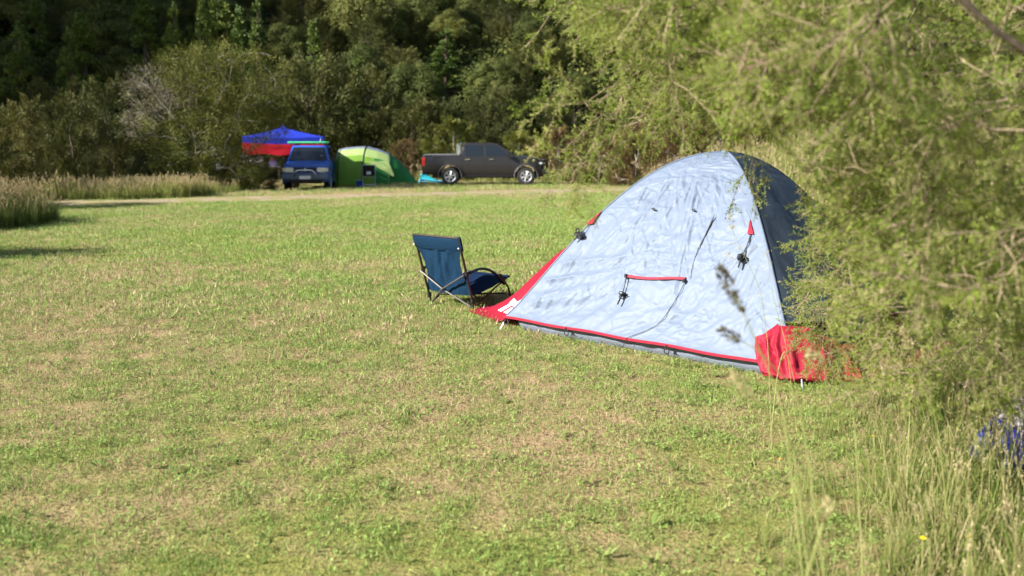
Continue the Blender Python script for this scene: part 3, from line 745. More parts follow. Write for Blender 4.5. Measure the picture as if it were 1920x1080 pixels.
def pickup():
    o = thing('pickup_truck', 'dark grey double-cab pickup truck parked side-on by the trees', 'pickup truck', (-1.07, 37.4, gz1(-1.07, 37.4)), R(1.0))
    body = paint('dark grey metallic', (.009, .008, .010), .3); flare = mat_plain('grey flare plastic', (.05, .048, .055), .5)
    W = (-1.42, 1.62); rr = .455
    xs = sorted(set(np.round(np.concatenate([np.arange(-2.53, 2.36, .05), [w + s * rr * k for w in W for s in (-1, 1) for k in (1.001, .999, .97, .9)]]), 4)))
    zt = interp([(-2.53, 1.14), (-2.5, 1.16), (-.96, 1.15), (-.9, 1.12), (1.05, 1.10), (1.25, 1.14), (1.6, 1.12), (2.0, 1.07), (2.25, 1.0), (2.36, .88)])
    hw = interp([(-2.53, .84), (-2.4, .875), (1.6, .875), (2.0, .84), (2.25, .76), (2.36, .68)])
    tum = lambda z: 1 - .05 * ((z - .78) / .4) ** 2 - (.02 if z < .45 else 0)
    loft_body(xs, lambda x: arch_top(x, W, rr, .34 if x > -1 else .42), zt, hw, tum, 'body', body, o, crown=.035)
    _, yy = greenhouse(o, body, [(-.98, 1.10), (-.90, 1.60), (-.78, 1.69), (.28, 1.69), (.52, 1.62), (1.18, 1.14), (1.2, 1.10)], .80, .27)
    win(o, yy, [(-.80, 1.17), (-.80, 1.58), (-.13, 1.60), (-.10, 1.17)], 'rear_door_window')
    win(o, yy, [(.02, 1.17), (.0, 1.60), (.30, 1.60), (.48, 1.54), (.96, 1.19), (.94, 1.17)], 'front_door_window')
    win(o, yy, [(-.05, 1.15), (-.08, 1.60), (-.03, 1.60), (.0, 1.15)], 'door_pillar', mt=blackp, proud=.004)
    m = MB(); m.prism([(.60, -.60, 1.585), (.60, .60, 1.585), (1.17, .70, 1.17), (1.17, -.70, 1.17)], [(.57, -.60, 1.56), (.57, .60, 1.56), (1.14, .70, 1.145), (1.14, -.70, 1.145)]); m.build('windscreen', glass, o)
    # door shut lines, handles
    for x in (-.93, -.03, .95):
        for s in (-1, 1): MB().tube([(x, s * hw(x) * tum(z) * 1.002, z) for z in (.42, .6, .8, 1.0, 1.09)], .006, 5).build('shut_line', blackp, o)
    for x in (-.72, .22):
        for s in (-1, 1): MB().box((x, s * .885, 1.03), (.20, .03, .035)).build('door_handle', chrome, o, bevel=.012)
    for s in (-1, 1):
        MB().box((.92, s * .98, 1.20), (.13, .20, .18)).build('mirror', body, o, bevel=.04)
        MB().box((-2.46, s * .83, .93), (.16, .10, .36)).build('tail_lamp', redl, o, bevel=.03)
        MB().box((2.19, s * .68, .88), (.22, .22, .16)).build('headlight', lampg, o, bevel=.04)
        MB().box((.1, s * .86, .36), (1.95, .10, .05)).build('side_step', blackp, o, bevel=.02)
        for wx in W:
            wheel(o, wx, s * .78, .362, s)
            P = [(wx + (rr + .01) * math.cos(a), s * .885, .36 + (rr + .01) * math.sin(a)) for a in np.linspace(-.12, math.pi + .12, 22)]
            MB().tube(P, .045, 6, flat=.6).build('wheel_flare', flare, o)
    # tray cover, sports bar, tow bar, bull bar, bonnet scoop
    MB().box((-1.76, 0, 1.205), (1.5, 1.5, .05)).build('tray_cover', mat_plain('faded vinyl', (.16, .155, .16), .7), o, bevel=.02)
    for s in (-1, 1):
        MB().tube([(-1.14, s * .70, 1.20), (-1.12, s * .68, 1.60), (-1.0, s * .60, 1.66)], .03, 8).build('sports_bar', chrome, o)
        MB().tube([(-1.06, s * .74, 1.20), (-1.06, s * .70, 1.58)], .022, 8).build('sports_bar', chrome, o)
    MB().tube([(-1.12, -.68, 1.62), (-1.12, .68, 1.62)], .03, 8).build('sports_bar', chrome, o)
    MB().box((-2.58, 0, .52), (.14, 1.5, .14)).build('rear_bumper', chrome, o, bevel=.03)
    MB().box((2.38, 0, .56), (.26, 1.72, .26)).build('bull_bar_base', blackp, o, bevel=.06)
    for z, xx in ((.78, 2.50), (.98, 2.44)): MB().tube([(2.20, -.80, z), (xx, -.66, z), (xx, .66, z), (2.20, .80, z)], .035, 8).build('bull_bar_tube', blackp, o)
    for s in (-.62, -.25, .25, .62): MB().tube([(2.48, s, .60), (2.50, s, .8), (2.43, s, 1.0)], .032, 8).build('bull_bar_upright', blackp, o)
    MB().box((1.52, 0, 1.165), (.42, .62, .06)).build('bonnet_scoop', body, o, bevel=.025)
    MB().box((.0, 0, .40), (4.3, 1.2, .22)).build('chassis', blackp, o)
    for s in (-.35, .35): MB().box((.35, s * .9, 1.2), (.18, .42, .50)).build('seat', blackp, o, bevel=.05)
    MB().tube([(1.2, -.74, 1.12), (1.15, -.76, 1.75)], .006, 5).build('aerial', blackp, o)
pickup()

def suv():
    o = thing('parked_suv', 'blue four-wheel-drive facing out beside the gazebo, green board on its roof', 'suv', (-8.02, 36.4, gz1(-8.02, 36.4)), R(-90 + 7))
    body = paint('bright blue paint', (.005, .080, .46), .0); W = (-1.25, 1.25); rr = .43
    grey = mat_plain('grey bumper', (.10, .13, .20), .5); dkb = paint('dark green side', (.02, .055, .07), .2)
    xs = sorted(set(np.round(np.concatenate([np.arange(-2.15, 2.11, .06), [w + s * rr * k for w in W for s in (-1, 1) for k in (1.001, .999, .95)]]), 4)))
    zt = interp([(-2.15, 1.08), (-2.1, 1.12), (.6, 1.12), (.85, 1.12), (1.6, 1.06), (2.0, 1.0), (2.1, .95)])
    hw = interp([(-2.15, .80), (-2.0, .85), (1.7, .85), (2.0, .82), (2.1, .79)]); tum = lambda z: 1 - .05 * ((z - .78) / .4) ** 2
    loft_body(xs, lambda x: arch_top(x, W, rr, .42), zt, hw, tum, 'body', body, o, crown=.05)
    _, yy = greenhouse(o, body, [(-2.1, 1.10), (-1.95, 1.70), (-1.8, 1.77), (.0, 1.77), (.22, 1.73), (.82, 1.15), (.84, 1.10)], .82, .24)
    win(o, yy, [(-1.85, 1.20), (-1.75, 1.62), (-.95, 1.66), (-.95, 1.20)], 'quarter_window'); win(o, yy, [(-.85, 1.20), (-.85, 1.66), (-.25, 1.66), (-.2, 1.20)], 'rear_door_window'); win(o, yy, [(-.1, 1.20), (-.13, 1.66), (.1, 1.66), (.55, 1.22), (.55, 1.20)], 'front_door_window')
    m = MB(); m.prism([(.265, -.60, 1.70), (.265, .60, 1.70), (.81, .73, 1.18), (.81, -.73, 1.18)], [(.23, -.60, 1.68), (.23, .60, 1.68), (.77, .73, 1.16), (.77, -.73, 1.16)]); m.build('windscreen', glass, o)
    for k in range(2): MB().box((.60 - .02 * k, .50, 1.36 - .06 * k), (.012, .09, .05), Matrix.Rotation(.72, 3, 'Y')).build('windscreen_sticker', white_p, o)
    for s in (-1, 1):
        MB().box((2.075, s * .60, .86), (.12, .34, .17)).build('headlight', lampg, o, bevel=.03)
        MB().box((2.03, s * .80, .86), (.16, .10, .15)).build('indicator', mat_plain('amber clear lamp', (.55, .45, .35), .2), o, bevel=.02)
        MB().box((.55, s * .95, 1.22), (.12, .2, .16)).build('mirror', blackp, o, bevel=.03)
        for wx in W: wheel(o, wx, s * .75, .36, s, 6); MB().tube([(wx + (rr + .01) * math.cos(a), s * .86, .36 + (rr + .01) * math.sin(a)) for a in np.linspace(-.1, math.pi + .1, 18)], .045, 6, flat=.6).build('wheel_flare', grey, o)
        MB().box((0, s * .86, .42), (1.7, .08, .05)).build('side_step', chrome, o, bevel=.015)
        MB().box((-.2, s * .865, .70), (1.9, .02, .30)).build('lower_side_panel', dkb, o, bevel=.008)
    MB().box((2.09, 0, .87), (.06, .80, .16)).build('grille', blackp, o, bevel=.01)
    MB().lathe([(2.14, .0001), (2.14, .045), (2.11, .05)], 'x', 3, (0, 0, .89)).build('badge', chrome, o)
    MB().box((2.15, 0, .62), (.26, 1.74, .22)).build('front_bumper', grey, o, bevel=.05)
    MB().box((2.10, 0, .48), (.2, 1.3, .12)).build('lower_valance', blackp, o, bevel=.03)
    MB().tube([(2.28, -.40, .60), (2.34, -.38, .76), (2.34, -.26, .85), (2.34, .26, .85), (2.34, .38, .76), (2.28, .40, .60)], .03, 10).build('nudge_bar', chrome, o)
    MB().box((2.295, 0, .58), (.02, .42, .12)).build('number_plate', white_p, o, bevel=.004)
    MB().box((0, 0, .42), (3.8, 1.1, .16)).build('chassis', blackp, o)
    for x in (-1.4, -.2):
        MB().tube([(x, -.62, 1.84), (x, .62, 1.84)], .018, 8).build('roof_bar', blackp, o)
        for s in (-1, 1): MB().box((x, s * .58, 1.80), (.06, .05, .09)).build('roof_bar_foot', blackp, o, bevel=.01)
    b = tag(MB().box((0, 0, 0), (.42, 1.62, .08)).build('surfboard', mat_plain('green foam', (.10, .60, .24), .5), None, bevel=.025), 'bright green flat board lying across the roof of the blue vehicle', 'board')
    b.location = o.matrix_basis @ Vector((-.2, -.06, 1.885)); b.rotation_euler = o.rotation_euler
    for k in (0, .08): MB().tube([(-.1, .44 + k, .02), (-.1, .47 + k, .16)], .011, 6).build('fin', blackp if k else white_p, b)
suv()

# ------------------------------------------------------------------ far camp: green tent, gazebo and gear
def green_tent():
    o = thing('tunnel_tent', 'lime and dark green tunnel tent with grey roof between the two vehicles', 'tent', (-5.75, 38.6, gz1(-5.75, 38.6)), R(6))
    lime = mat_fabric('lime nylon', (.19, .35, .045), .25, .6, .2, 4); pale = mat_fabric('pale lime nylon', (.38, .50, .17), .25, .6, .2, 4); dark = mat_fabric('dark green nylon', (.028, .19, .045), .2, .6, .2, 4); gry = mat_fabric('grey nylon', (.17, .20, .25), .1, .6, .2, 4); blk = mat_plain('black hoop sleeve', (.02, .025, .03), .6)
    st = [(-1.72, .35, .25), (-1.70, .75, .8), (-1.62, 1.0, 1.25), (-1.48, 1.12, 1.46), (-1.2, 1.18, 1.52), (-.7, 1.2, 1.57), (-.35, 1.2, 1.58), (.1, 1.16, 1.47), (.55, 1.08, 1.30), (.95, .95, 1.02), (1.35, .75, .58), (1.62, .5, .22), (1.75, .3, .02)]
    xs = np.linspace(-1.72, 1.75, 60); hwf = np.interp(xs, [s[0] for s in st], [s[1] for s in st]); hf = np.interp(xs, [s[0] for s in st], [s[2] for s in st])
    a = np.linspace(0, np.pi, 41)
    def sec(h, w, x): return np.stack([np.full(41, x), -w * np.sign(np.cos(a)) * np.abs(np.cos(a)) ** .75, h * np.sin(a) ** .72], -1)
    G = np.array([sec(h, w, x) for x, w, h in zip(xs, hwf, hf)]); G = G + .012 * vnoise(G * 4, 3)[..., None]
    i1 = int(np.searchsorted(xs, -.45)); i2 = int(np.searchsorted(xs, .62))
    for nm, mt, i0, ie, j0, j1 in (('side_panel', lime, 0, i1, 0, 10), ('side_panel', lime, 0, i1, 30, 40), ('upper_panel', pale, 0, i1, 10, 15), ('upper_panel', pale, 0, i1, 25, 30), ('roof_panel', gry, 0, i1, 15, 25),
                                   ('upper_panel', pale, i1, i2, 9, 15), ('upper_panel', pale, i1, i2, 25, 31), ('roof_panel', gry, i1, i2, 15, 25), ('side_panel', lime, i1, i1 + 7, 0, 9), ('porch_side_panel', dark, i1 + 7, i2, 0, 9), ('porch_side_panel', dark, i1, i2, 31, 40), ('porch_panel', dark, i2, 59, 0, 40)):
        MB().grid(G[i0:ie + 1, j0:j1 + 1]).build(nm, mt, o, ang=180)
    for x, sk in ((-1.48, .10), (-.50, .16), (.62, 0)):
        w = np.interp(x, xs, hwf); h = np.interp(x, xs, hf); P = sec(h + .012, w + .012, x); P[:, 0] += sk * np.sin(a) ** 2 - .02
        P[:, 2] = np.minimum(P[:, 2], 5); MB().tube([tuple(p) for p in P], .022, 6).build('hoop', blk, o)
    # pale triangular door flap catching the sun
    q = [(-.30, -1.235, .93), (.62, -1.06, .98), (.75, -1.17, .10), (.55, -1.19, .12)]
    m = MB(); m.prism([(-.32, -1.20, .98), (.55, -1.06, .98), (.80, -1.20, .38), (.74, -1.22, .36)], [(-.32, -1.16, .98), (.55, -1.02, .98), (.80, -1.16, .38), (.74, -1.18, .36)]); m.build('door_flap', pale, o)
green_tent()
def folding_chair(x, y, rz):
    o = thing('folding_chair', 'black folding chair standing in front of the green tent', 'chair', (x, y, gz1(x, y)), rz)
    fr = mat_plain('pale steel frame', (.60, .60, .60), .35, .6); blk = mat_fabric('black sling', (.012, .012, .014), 0, .7, .2, 12)
    for s in (-.25, .25):
        MB().tube([(s, .22, 0), (s, -.12, .45), (s, -.24, .88)], .014, 6).build('back_post', fr, o)
        MB().tube([(s, -.28, 0), (s, .18, .43), (s, .22, .46)], .014, 6).build('leg', fr, o)
        MB().tube([(s, -.16, .62), (s, .22, .60), (s, .2, .44)], .016, 6).build('armrest', fr, o)
    for z, y_ in ((.10, -.22), (.88, -.24), (.40, -.10)): MB().tube([(-.25, y_, z), (.25, y_, z)], .013, 6).build('cross_bar', fr, o)
    g = [[(sx * .235, -.125 - .115 * t + .02 * math.sin(math.pi * (sx + 1) / 2), .46 + .40 * t) for sx in np.linspace(-1, 1, 7)] for t in np.linspace(0, 1, 7)]
    MB().grid(np.array(g)).build('backrest', blk, o, solid=.012); g = [[(sx * .235, -.14 + .36 * t, .45 - .02 * math.sin(math.pi * (sx + 1) / 2)) for sx in np.linspace(-1, 1, 7)] for t in np.linspace(0, 1, 6)]
    MB().grid(np.array(g)).build('seat', blk, o, solid=.012)
    MB().box((0, -.195, .56), (.17, .01, .12)).build('label_patch', mat_plain('pale patch', (.45, .46, .48), .6), o)
folding_chair(-5.72, 36.5, R(8))
def bucket():
    o = thing('bucket', 'small blue bucket on the grass beside the black folding chair', 'bucket', (-6.12, 36.6, gz1(-6.12, 36.6)))
    b = mat_plain('blue plastic', (.02, .08, .42), .4); MB().lathe([(0, .0001), (0, .10), (.24, .14), (.25, .15), (.25, .135), (.02, .095), (.02, .0001)], 'z', 20).build('shell', b, o)
    MB().tube([(.14 * math.cos(a), .03, .24 + .06 * math.sin(a)) for a in np.linspace(0, math.pi, 12)], .005, 5).build('handle', white_p, o)
bucket()
def beach_shelter():
    o = thing('beach_shelter', 'turquoise fabric beach shelter propped on the grass behind the pickup', 'beach shelter', (-3.55, 38.2, gz1(-3.55, 38.2)))
    tq = mat_fabric('turquoise nylon', (.03, .47, .56), .3, .6, .3, 6); pl = mat_fabric('pale turquoise lining', (.25, .58, .66), .3, .6, .3, 6); dk = mat_plain('black hem', (.015, .02, .025), .6)
    # a standing end hoop and a low floor sheet running under the pickup's tail
    G = [[(-.36 + .26 * t + .05 * math.sin(3 * t), -.35 + .5 * s, .86 * t + .01) for s in np.linspace(0, 1 - .75 * t, 8)] for t in np.linspace(0, 1, 14)]
    MB().grid(np.array(G)).build('end_panel', tq, o, solid=.015, ang=180)
    G = [[(-.34 + 1.6 * t, -.40 + .9 * s, .03 + .22 * (1 - t) * (.35 + .65 * s) + .02 * math.sin(7 * t + 3 * s)) for s in np.linspace(0, 1, 8)] for t in np.linspace(0, 1, 24)]
    MB().grid(np.array(G)).build('floor_panel', pl, o, ang=180, solid=.01)
    G = [[(-.30 + .95 * t, .2 + .1 * s, .05 + (.5 * (1 - t) ** 1.3) * s) for s in np.linspace(0, 1, 6)] for t in np.linspace(0, 1, 14)]
    MB().grid(np.array(G)).build('back_panel', tq, o, ang=180, solid=.01)
    MB().tube([(-.36, -.37, .36), (-.02, -.34, .34), (.05, .1, .36)], .012, 6).build('hem', dk, o)
beach_shelter()
def gazebo():
    cx, cy = -10.35, 41.6; o = thing('gazebo', 'blue peaked gazebo with a red valance behind the blue vehicle', 'gazebo', (cx, cy, gz1(cx, cy)), R(14))
    bl = mat_fabric('royal blue canopy', (.022, .045, .46), .25, .55, .2, 3); rd = mat_fabric('red valance', (.52, .012, .025), .25, .55, .3, 3); pol = mat_plain('white steel pole', (.75, .75, .74), .4, .3)
    h = 1.72; ze, zp = 1.98, 2.50; cs = [(-h, -h), (h, -h), (h, h), (-h, h)]
    for i in range(4):
        a, b = np.array(cs[i]), np.array(cs[(i + 1) % 4]); G = []
        for t in np.linspace(0, 1, 14):
            row = []
            for s in np.linspace(0, 1, 18):
                p = (a + (b - a) * s) * t; z = zp - (zp - ze) * t ** .62 - .07 * math.sin(math.pi * s) * math.sin(math.pi * t * .5); row.append((p[0], p[1], z))
            G.append(row)
        MB().grid(np.array(G)).build('canopy_panel', bl, o, ang=60)
        for nm, mt, z0, z1, of in (('canopy_band', bl, 0, .26, 1.003), ('valance', rd, .26, .72, 1.004)):
            G = []
            for k, z in enumerate(np.linspace(z0, z1, 7)):
                G.append([(*(((a + (b - a) * s) * (of + (.012 * vnoise(np.array([s * 9, z * 6, i * 1.]), 2) if z1 > .3 else 0)))), ze - .07 * math.sin(math.pi * s) - z - (.03 * math.sin(s * 17) * k / 6 if z1 > .3 else 0)) for s in np.linspace(0, 1, 30)])
            MB().grid(np.array(G)).build(nm, mt, o, ang=180)
    for x, y in cs:
        MB().box((x * .98, y * .98, .97), (.05, .05, 1.96)).build('pole', pol, o, bevel=.006)
        MB().box((x * .98, y * .98, .008), (.14, .14, .012)).build('foot', pol, o)
    for i in range(4):
        a, b = cs[i], cs[(i + 1) % 4]; n = 6; P = [(a[0] * .98 + (b[0] - a[0]) * .98 * k / n, a[1] * .98 + (b[1] - a[1]) * .98 * k / n, 1.9 - (.30 if k % 2 else 0)) for k in range(n + 1)]; MB().tube(P, .012, 5).build('truss', pol, o)
gazebo()
def gear():
    g0 = lambda x, y: gz1(x, y)
    o = thing('camp_table', 'low folding camp table in the shade under the gazebo', 'table', (-10.9, 40.4, g0(-10.9, 40.4)), R(14)); al = mat_plain('table metal', (.4, .41, .42), .4, .6)
    MB().box((0, 0, .68), (1.3, .6, .03)).build('tabletop', al, o, bevel=.01)
    for x in (-.6, .6):
        for y in (-.26, .26): MB().tube([(x, y, 0), (x * .95, y, .67)], .014, 6).build('leg', al, o)
    wt = mat_plain('white plastic', (.78, .79, .80), .45)
    o = thing('cooler_box', 'white cooler box catching the sun on the camp table', 'cooler box', (-11.25, 40.3, g0(-11, 40.4) + .697), R(20))
    MB().box((0, 0, .17), (.52, .34, .33)).build('body', wt, o, bevel=.04); MB().box((0, 0, .365), (.55, .37, .06)).build('lid', mat_plain('pale lid', (.66, .68, .72), .45), o, bevel=.02); MB().tube([(-.28, 0, .24), (-.30, 0, .42), (.30, 0, .42), (.28, 0, .24)], .012, 6).build('handle', wt, o)
    o = thing('camp_bag', 'pink and lavender soft bag under the gazebo valance', 'bag', (-10.55, 40.35, g0(-10.55, 40.35) + .697)); lv = mat_fabric('lavender cloth', (.40, .38, .58), 0, .8, .4, 8); pk = mat_fabric('pink cloth', (.55, .22, .22), 0, .8, .4, 8)
    MB().lathe([(0, .0001), (0, .16), (.06, .20), (.16, .19), (.24, .14)], 'z', 18).build('body', lv, o); MB().lathe([(.24, .14), (.30, .10), (.35, .05), (.36, .0001)], 'z', 18).build('top', pk, o); MB().tube([(-.09, 0, .30), (-.05, 0, .42), (.05, 0, .42), (.09, 0, .30)], .012, 6).build('strap', pk, o)
    o = thing('ground_tarp', 'grey canvas windbreak hanging left of the gazebo pole', 'windbreak', (-13.0, 41.2, g0(-13.0, 41.2)), R(14)); cv = mat_fabric('grey mauve canvas', (.26, .26, .34), .15, .8, .4, 5)
    G = [[(-.55 + 1.1 * s, .06 * math.sin(s * 9 + 2 * t), .05 + 1.45 * t) for s in np.linspace(0, 1, 20)] for t in np.linspace(0, 1, 8)]; MB().grid(np.array(G)).build('cloth', cv, o, ang=180, solid=.006)
    for s in (-.56, .56): MB().tube([(s, 0, 0), (s, 0, 1.55)], .016, 6).build('post', al, o)
    o.name = 'windbreak'
    o = thing('storage_crate', 'orange plastic crate low beside the blue vehicle', 'crate', (-9.45, 38.9, g0(-9.45, 38.9)), R(8)); og = mat_plain('orange plastic', (.60, .16, .03), .5)
    for sx, sy, dx, dy in ((0, -.2, .5, .02), (0, .2, .5, .02), (-.25, 0, .02, .4), (.25, 0, .02, .4)): MB().box((sx, sy, .17), (dx, dy, .33)).build('side', og, o)
    MB().box((0, 0, .012), (.5, .4, .02)).build('base', og, o); MB().box((0, 0, .335), (.56, .46, .03)).build('rim', og, o, bevel=.01)
gear()
def carrier_bag():
    p = gp(1885, 884); o = thing('carrier_bag', 'blue and white shopping bag slumped in the long grass', 'bag', (p[0], p[1], gz1(p[0], p[1])), R(-20)); o.rotation_euler = (R(-8), R(24), R(-20)); o.scale = (.9, .9, 1.3)
    bl = mat_fabric('blue printed plastic', (.030, .036, .22), .2, .4, .2, 8, spec=.5); wh = mat_fabric('white pink printed plastic', (.34, .30, .31), .2, .4, .2, 8, spec=.5)
    n = 44; G = []
    for t in np.linspace(0, 1, 30):
        row = []
        for a in np.linspace(0, 2 * np.pi, n):
            r = .20 * (1 - .30 * t ** 2) ; c = np.cos(a); s = np.sin(a); x = r * np.sign(c) * abs(c) ** .7 + .10 * t; y = .62 * r * np.sign(s) * abs(s) ** .7; row.append((x, y, .48 * t))
        G.append(row)
    G = np.array(G); k = (.028 * (1 - 2 * np.abs(vnoise(G * 9, 3))) + .012 * vnoise(G * 22, 4))[..., None]; c = G * np.array([1, 1, 0]); G = G + nrm(c + 1e-6) * k; G[:, -1] = G[:, 0]
    MB().grid(G[:11]).build('lower_band', bl, o, ang=180); MB().grid(G[10:22]).build('middle_band', wh, o, ang=180); MB().grid(G[21:]).build('upper_band', bl, o, ang=180)
    for s in (-1, 1): MB().tube([(.03, .08 * s, .46), (.05, .07 * s, .60), (.15, .07 * s, .60), (.17, .08 * s, .46)], .012, 6, flat=.3).build('handle', bl, o)
    MB().poly([tuple(q) for q in G[0][:-1]]).build('base', bl, o)
carrier_bag()

# ------------------------------------------------------------------ plants
def uvd(u, v, d):
    """point at ground distance d along the sight line; used to lay the plants out at their real distance"""
    t = (540 - v) / 1700.; dy = math.cos(PITCH) + t * math.sin(PITCH); dz = -math.sin(PITCH) + t * math.cos(PITCH)
    k = d / dy; return np.array([(u - 960) / 1700. * k, d, CAM_H + dz * k])
def grow(trunks, att, g, step=.18, curl=.35, sag=.0, pl=.25):
    """branch network: trunks = list of polylines (first is rooted, the others start on it); att (N,3) twig tips"""
    pos = []; par = []; ln = []
    def add(p, q):
        pos.append(np.array(p, float)); par.append(q); ln.append(0 if q < 0 else ln[q] + float(np.linalg.norm(pos[-1] - pos[q]))); return len(pos) - 1
    for ti, tr in enumerate(trunks):
        tr = [np.array(p, float) for p in tr]
        if ti == 0: last = add(tr[0], -1)
        else: last = int(np.argmin(np.linalg.norm(np.array(pos) - tr[0], axis=1)))
        for a, b in zip(tr[:-1], tr[1:]):
            n = max(1, int(np.linalg.norm(b - a) / step))
            for k in range(1, n + 1): last = add(a + (b - a) * k / n + g.normal(0, step * .08, 3) * (k < n), last)
    tips = []; P = np.zeros((60000, 3)); Ln = np.zeros(60000); m = len(pos); P[:m] = pos; Ln[:m] = ln
    base = pos[0]
    near = np.min(np.linalg.norm(att[:, None, :] - P[None, :m], axis=2), axis=1)
    for a in att[np.argsort(near)]:
        d = np.linalg.norm(P[:m] - a, axis=1); i = int(np.argmin(d + pl * Ln[:m])); L = d[i]
        if L < step * .25: continue
        q = pos[i]; dirp = nrm(q - pos[par[i]]) if par[i] >= 0 else np.array([0, 0, 1.])
        c = q + dirp * L * curl + (a - q) * (.5 - curl * .3) + np.array([0, 0, sag * L])
        n = max(2, int(L / step)); last = i
        for k in range(1, n + 1):
            t = k / n; p = (1 - t) ** 2 * q + 2 * t * (1 - t) * c + t * t * a
            last = add(p, last)
            P[m] = p; Ln[m] = ln[-1]; m += 1
        tips.append(last)
    pos = np.array(pos); par = np.array(par); cnt = np.zeros(len(pos)); 
    for i in range(len(pos) - 1, 0, -1):
        if cnt[i] == 0: cnt[i] = 1
        cnt[par[i]] += cnt[i]
    cnt[0] = max(cnt[0], 1)
    return pos, par, cnt, np.array(tips)
def branch_quads(pos, par, cnt, r0, ex=.45, n=5, rmin=0):
    i = np.arange(1, len(pos)); r = np.maximum(rmin, r0 * (cnt / cnt.max()) ** ex)
    return frusta(pos[par[i]], pos[i], np.minimum(r[par[i]], r[i] * 1.35), r[i], n)
def rotmats(d, roll):
    d = nrm(d); ref = np.where(np.abs(d[:, 2:3]) < .95, np.array([[0, 0, 1.]]), np.array([[1., 0, 0]])); u = nrm(np.cross(d, ref)); v = np.cross(u, d)
    c, s = np.cos(roll)[:, None], np.sin(roll)[:, None]; return np.stack([u * c + v * s, d, -u * s + v * c], -1)     # columns: x, y(axis), z
def place(Q, Rm, T, S):
    """Q (q,4,3) copied to N frames -> (N*q,4,3)"""
    return (np.einsum('nij,qkj->nqki', Rm, Q) * S[:, None, None, None] + T[:, None, None, :]).reshape(-1, 4, 3)

bark_dark = mat_bark('dark bark', (.035, .026, .018), (.11, .085, .06)); bark_grey = mat_bark('grey stringy bark', (.12, .10, .085), (.32, .28, .24))
twig_mat = mat_bark('reddish brown twigs', (.14, .095, .06), (.40, .29, .205), 20)
near_leaf = mat_leaf('fresh needle leaves', [(0, (.15, .235, .030)), (.4, (.27, .39, .050)), (.75, (.39, .49, .080)), (1, (.52, .54, .14))], .56, .55, .0, .14)
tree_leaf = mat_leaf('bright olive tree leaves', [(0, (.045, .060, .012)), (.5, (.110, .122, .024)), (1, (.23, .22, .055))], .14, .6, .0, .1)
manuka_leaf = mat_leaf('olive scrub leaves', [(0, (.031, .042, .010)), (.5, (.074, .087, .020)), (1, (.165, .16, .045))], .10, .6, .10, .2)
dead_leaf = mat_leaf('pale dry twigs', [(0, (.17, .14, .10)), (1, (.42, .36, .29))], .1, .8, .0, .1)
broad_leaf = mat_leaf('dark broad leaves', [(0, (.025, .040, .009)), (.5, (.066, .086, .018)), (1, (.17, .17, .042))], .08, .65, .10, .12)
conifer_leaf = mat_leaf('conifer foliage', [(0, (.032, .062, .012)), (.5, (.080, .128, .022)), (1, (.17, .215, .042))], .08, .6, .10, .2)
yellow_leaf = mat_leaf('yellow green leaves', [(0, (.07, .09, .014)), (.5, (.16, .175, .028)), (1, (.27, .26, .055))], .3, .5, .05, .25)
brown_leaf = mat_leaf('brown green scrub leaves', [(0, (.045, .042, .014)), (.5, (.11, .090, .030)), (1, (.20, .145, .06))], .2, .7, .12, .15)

def lobes_env(g, n, W, H, z0):
    """lobe centres over an egg-shaped crown"""
    d = rdir(n, g); d[:, 2] = np.abs(d[:, 2]) * 1.1 - .25; d = nrm(d); r = g.uniform(.50, .82, n)[:, None]
    return np.array([0, 0, z0]) + d * r * np.array([W / 2, W / 2, H - z0])
def broad_crown(g, W, H, nl, nq, ls):
    z0 = H * .48; C = lobes_env(g, nl, W, H, z0); R_ = g.uniform(.10, .20, nl) * W
    k = g.integers(0, nl, nq); d = rdir(nq, g); up = nrm(C[k] - np.array([0, 0, z0 * .6])); d = nrm(d + up * .75)
    p = C[k] + d * (R_[k] * g.uniform(.62, 1.08, nq))[:, None]
    nv = nrm(d + rdir(nq, g) * .5); ax = nrm(np.cross(nv, rdir(nq, g)))
    Q = leaf_quads(p, ax, nv, ls * g.uniform(.7, 1.4, nq), ls * g.uniform(.45, .8, nq))
    return Q, np.clip(g.uniform(0, .55, nq) + g.uniform(0, .45, nl)[k], 0, 1), C
def feather_crown(g, W, H, nl, nq, ls, low=.02, spread=1.0):
    """scrub with brushy ascending sprays down to the ground"""
    C = np.zeros((nl, 3)); h = low + (1 - low) * g.uniform(0, 1, nl) ** 1.05; a = g.uniform(0, 6.283, nl); rad = np.sqrt(np.maximum(0, 1 - ((h - .42) / .60) ** 2)) * g.uniform(.35, .95, nl)
    C[:, 0] = rad * np.cos(a) * W / 2 * spread; C[:, 1] = rad * np.sin(a) * W / 2 * spread; C[:, 2] = h * H * .88
    out = nrm(C * np.array([1, 1, 0]) + 1e-6); dirl = nrm(out * g.uniform(.2, .9, nl)[:, None] + np.array([0, 0, 1.]) * g.uniform(.35, 1.1, nl)[:, None]); LL = H * g.uniform(.10, .20, nl)
    k = g.integers(0, nl, nq); t = g.uniform(-.6, 1, nq); wob = rdir(nq, g) * (W * .085 * (1.05 - .75 * np.maximum(0, t)) * g.uniform(.3, 1, nq))[:, None]
    p = C[k] + dirl[k] * (t * LL[k])[:, None] + wob; p[:, 2] = np.maximum(p[:, 2], .03)
    d = nrm(dirl[k] * 1.0 + nrm(wob) * .6 + rdir(nq, g) * .45)
    Q = leaf_quads(p, d, nrm(nrm(wob) + out[k] * .5 + rdir(nq, g) * .45), ls * g.uniform(.7, 1.5, nq), ls * .26 * g.uniform(.7, 1.3, nq))
    return Q, np.clip(g.uniform(0, .55, nq) + g.uniform(0, .45, nl)[k], 0, 1), C
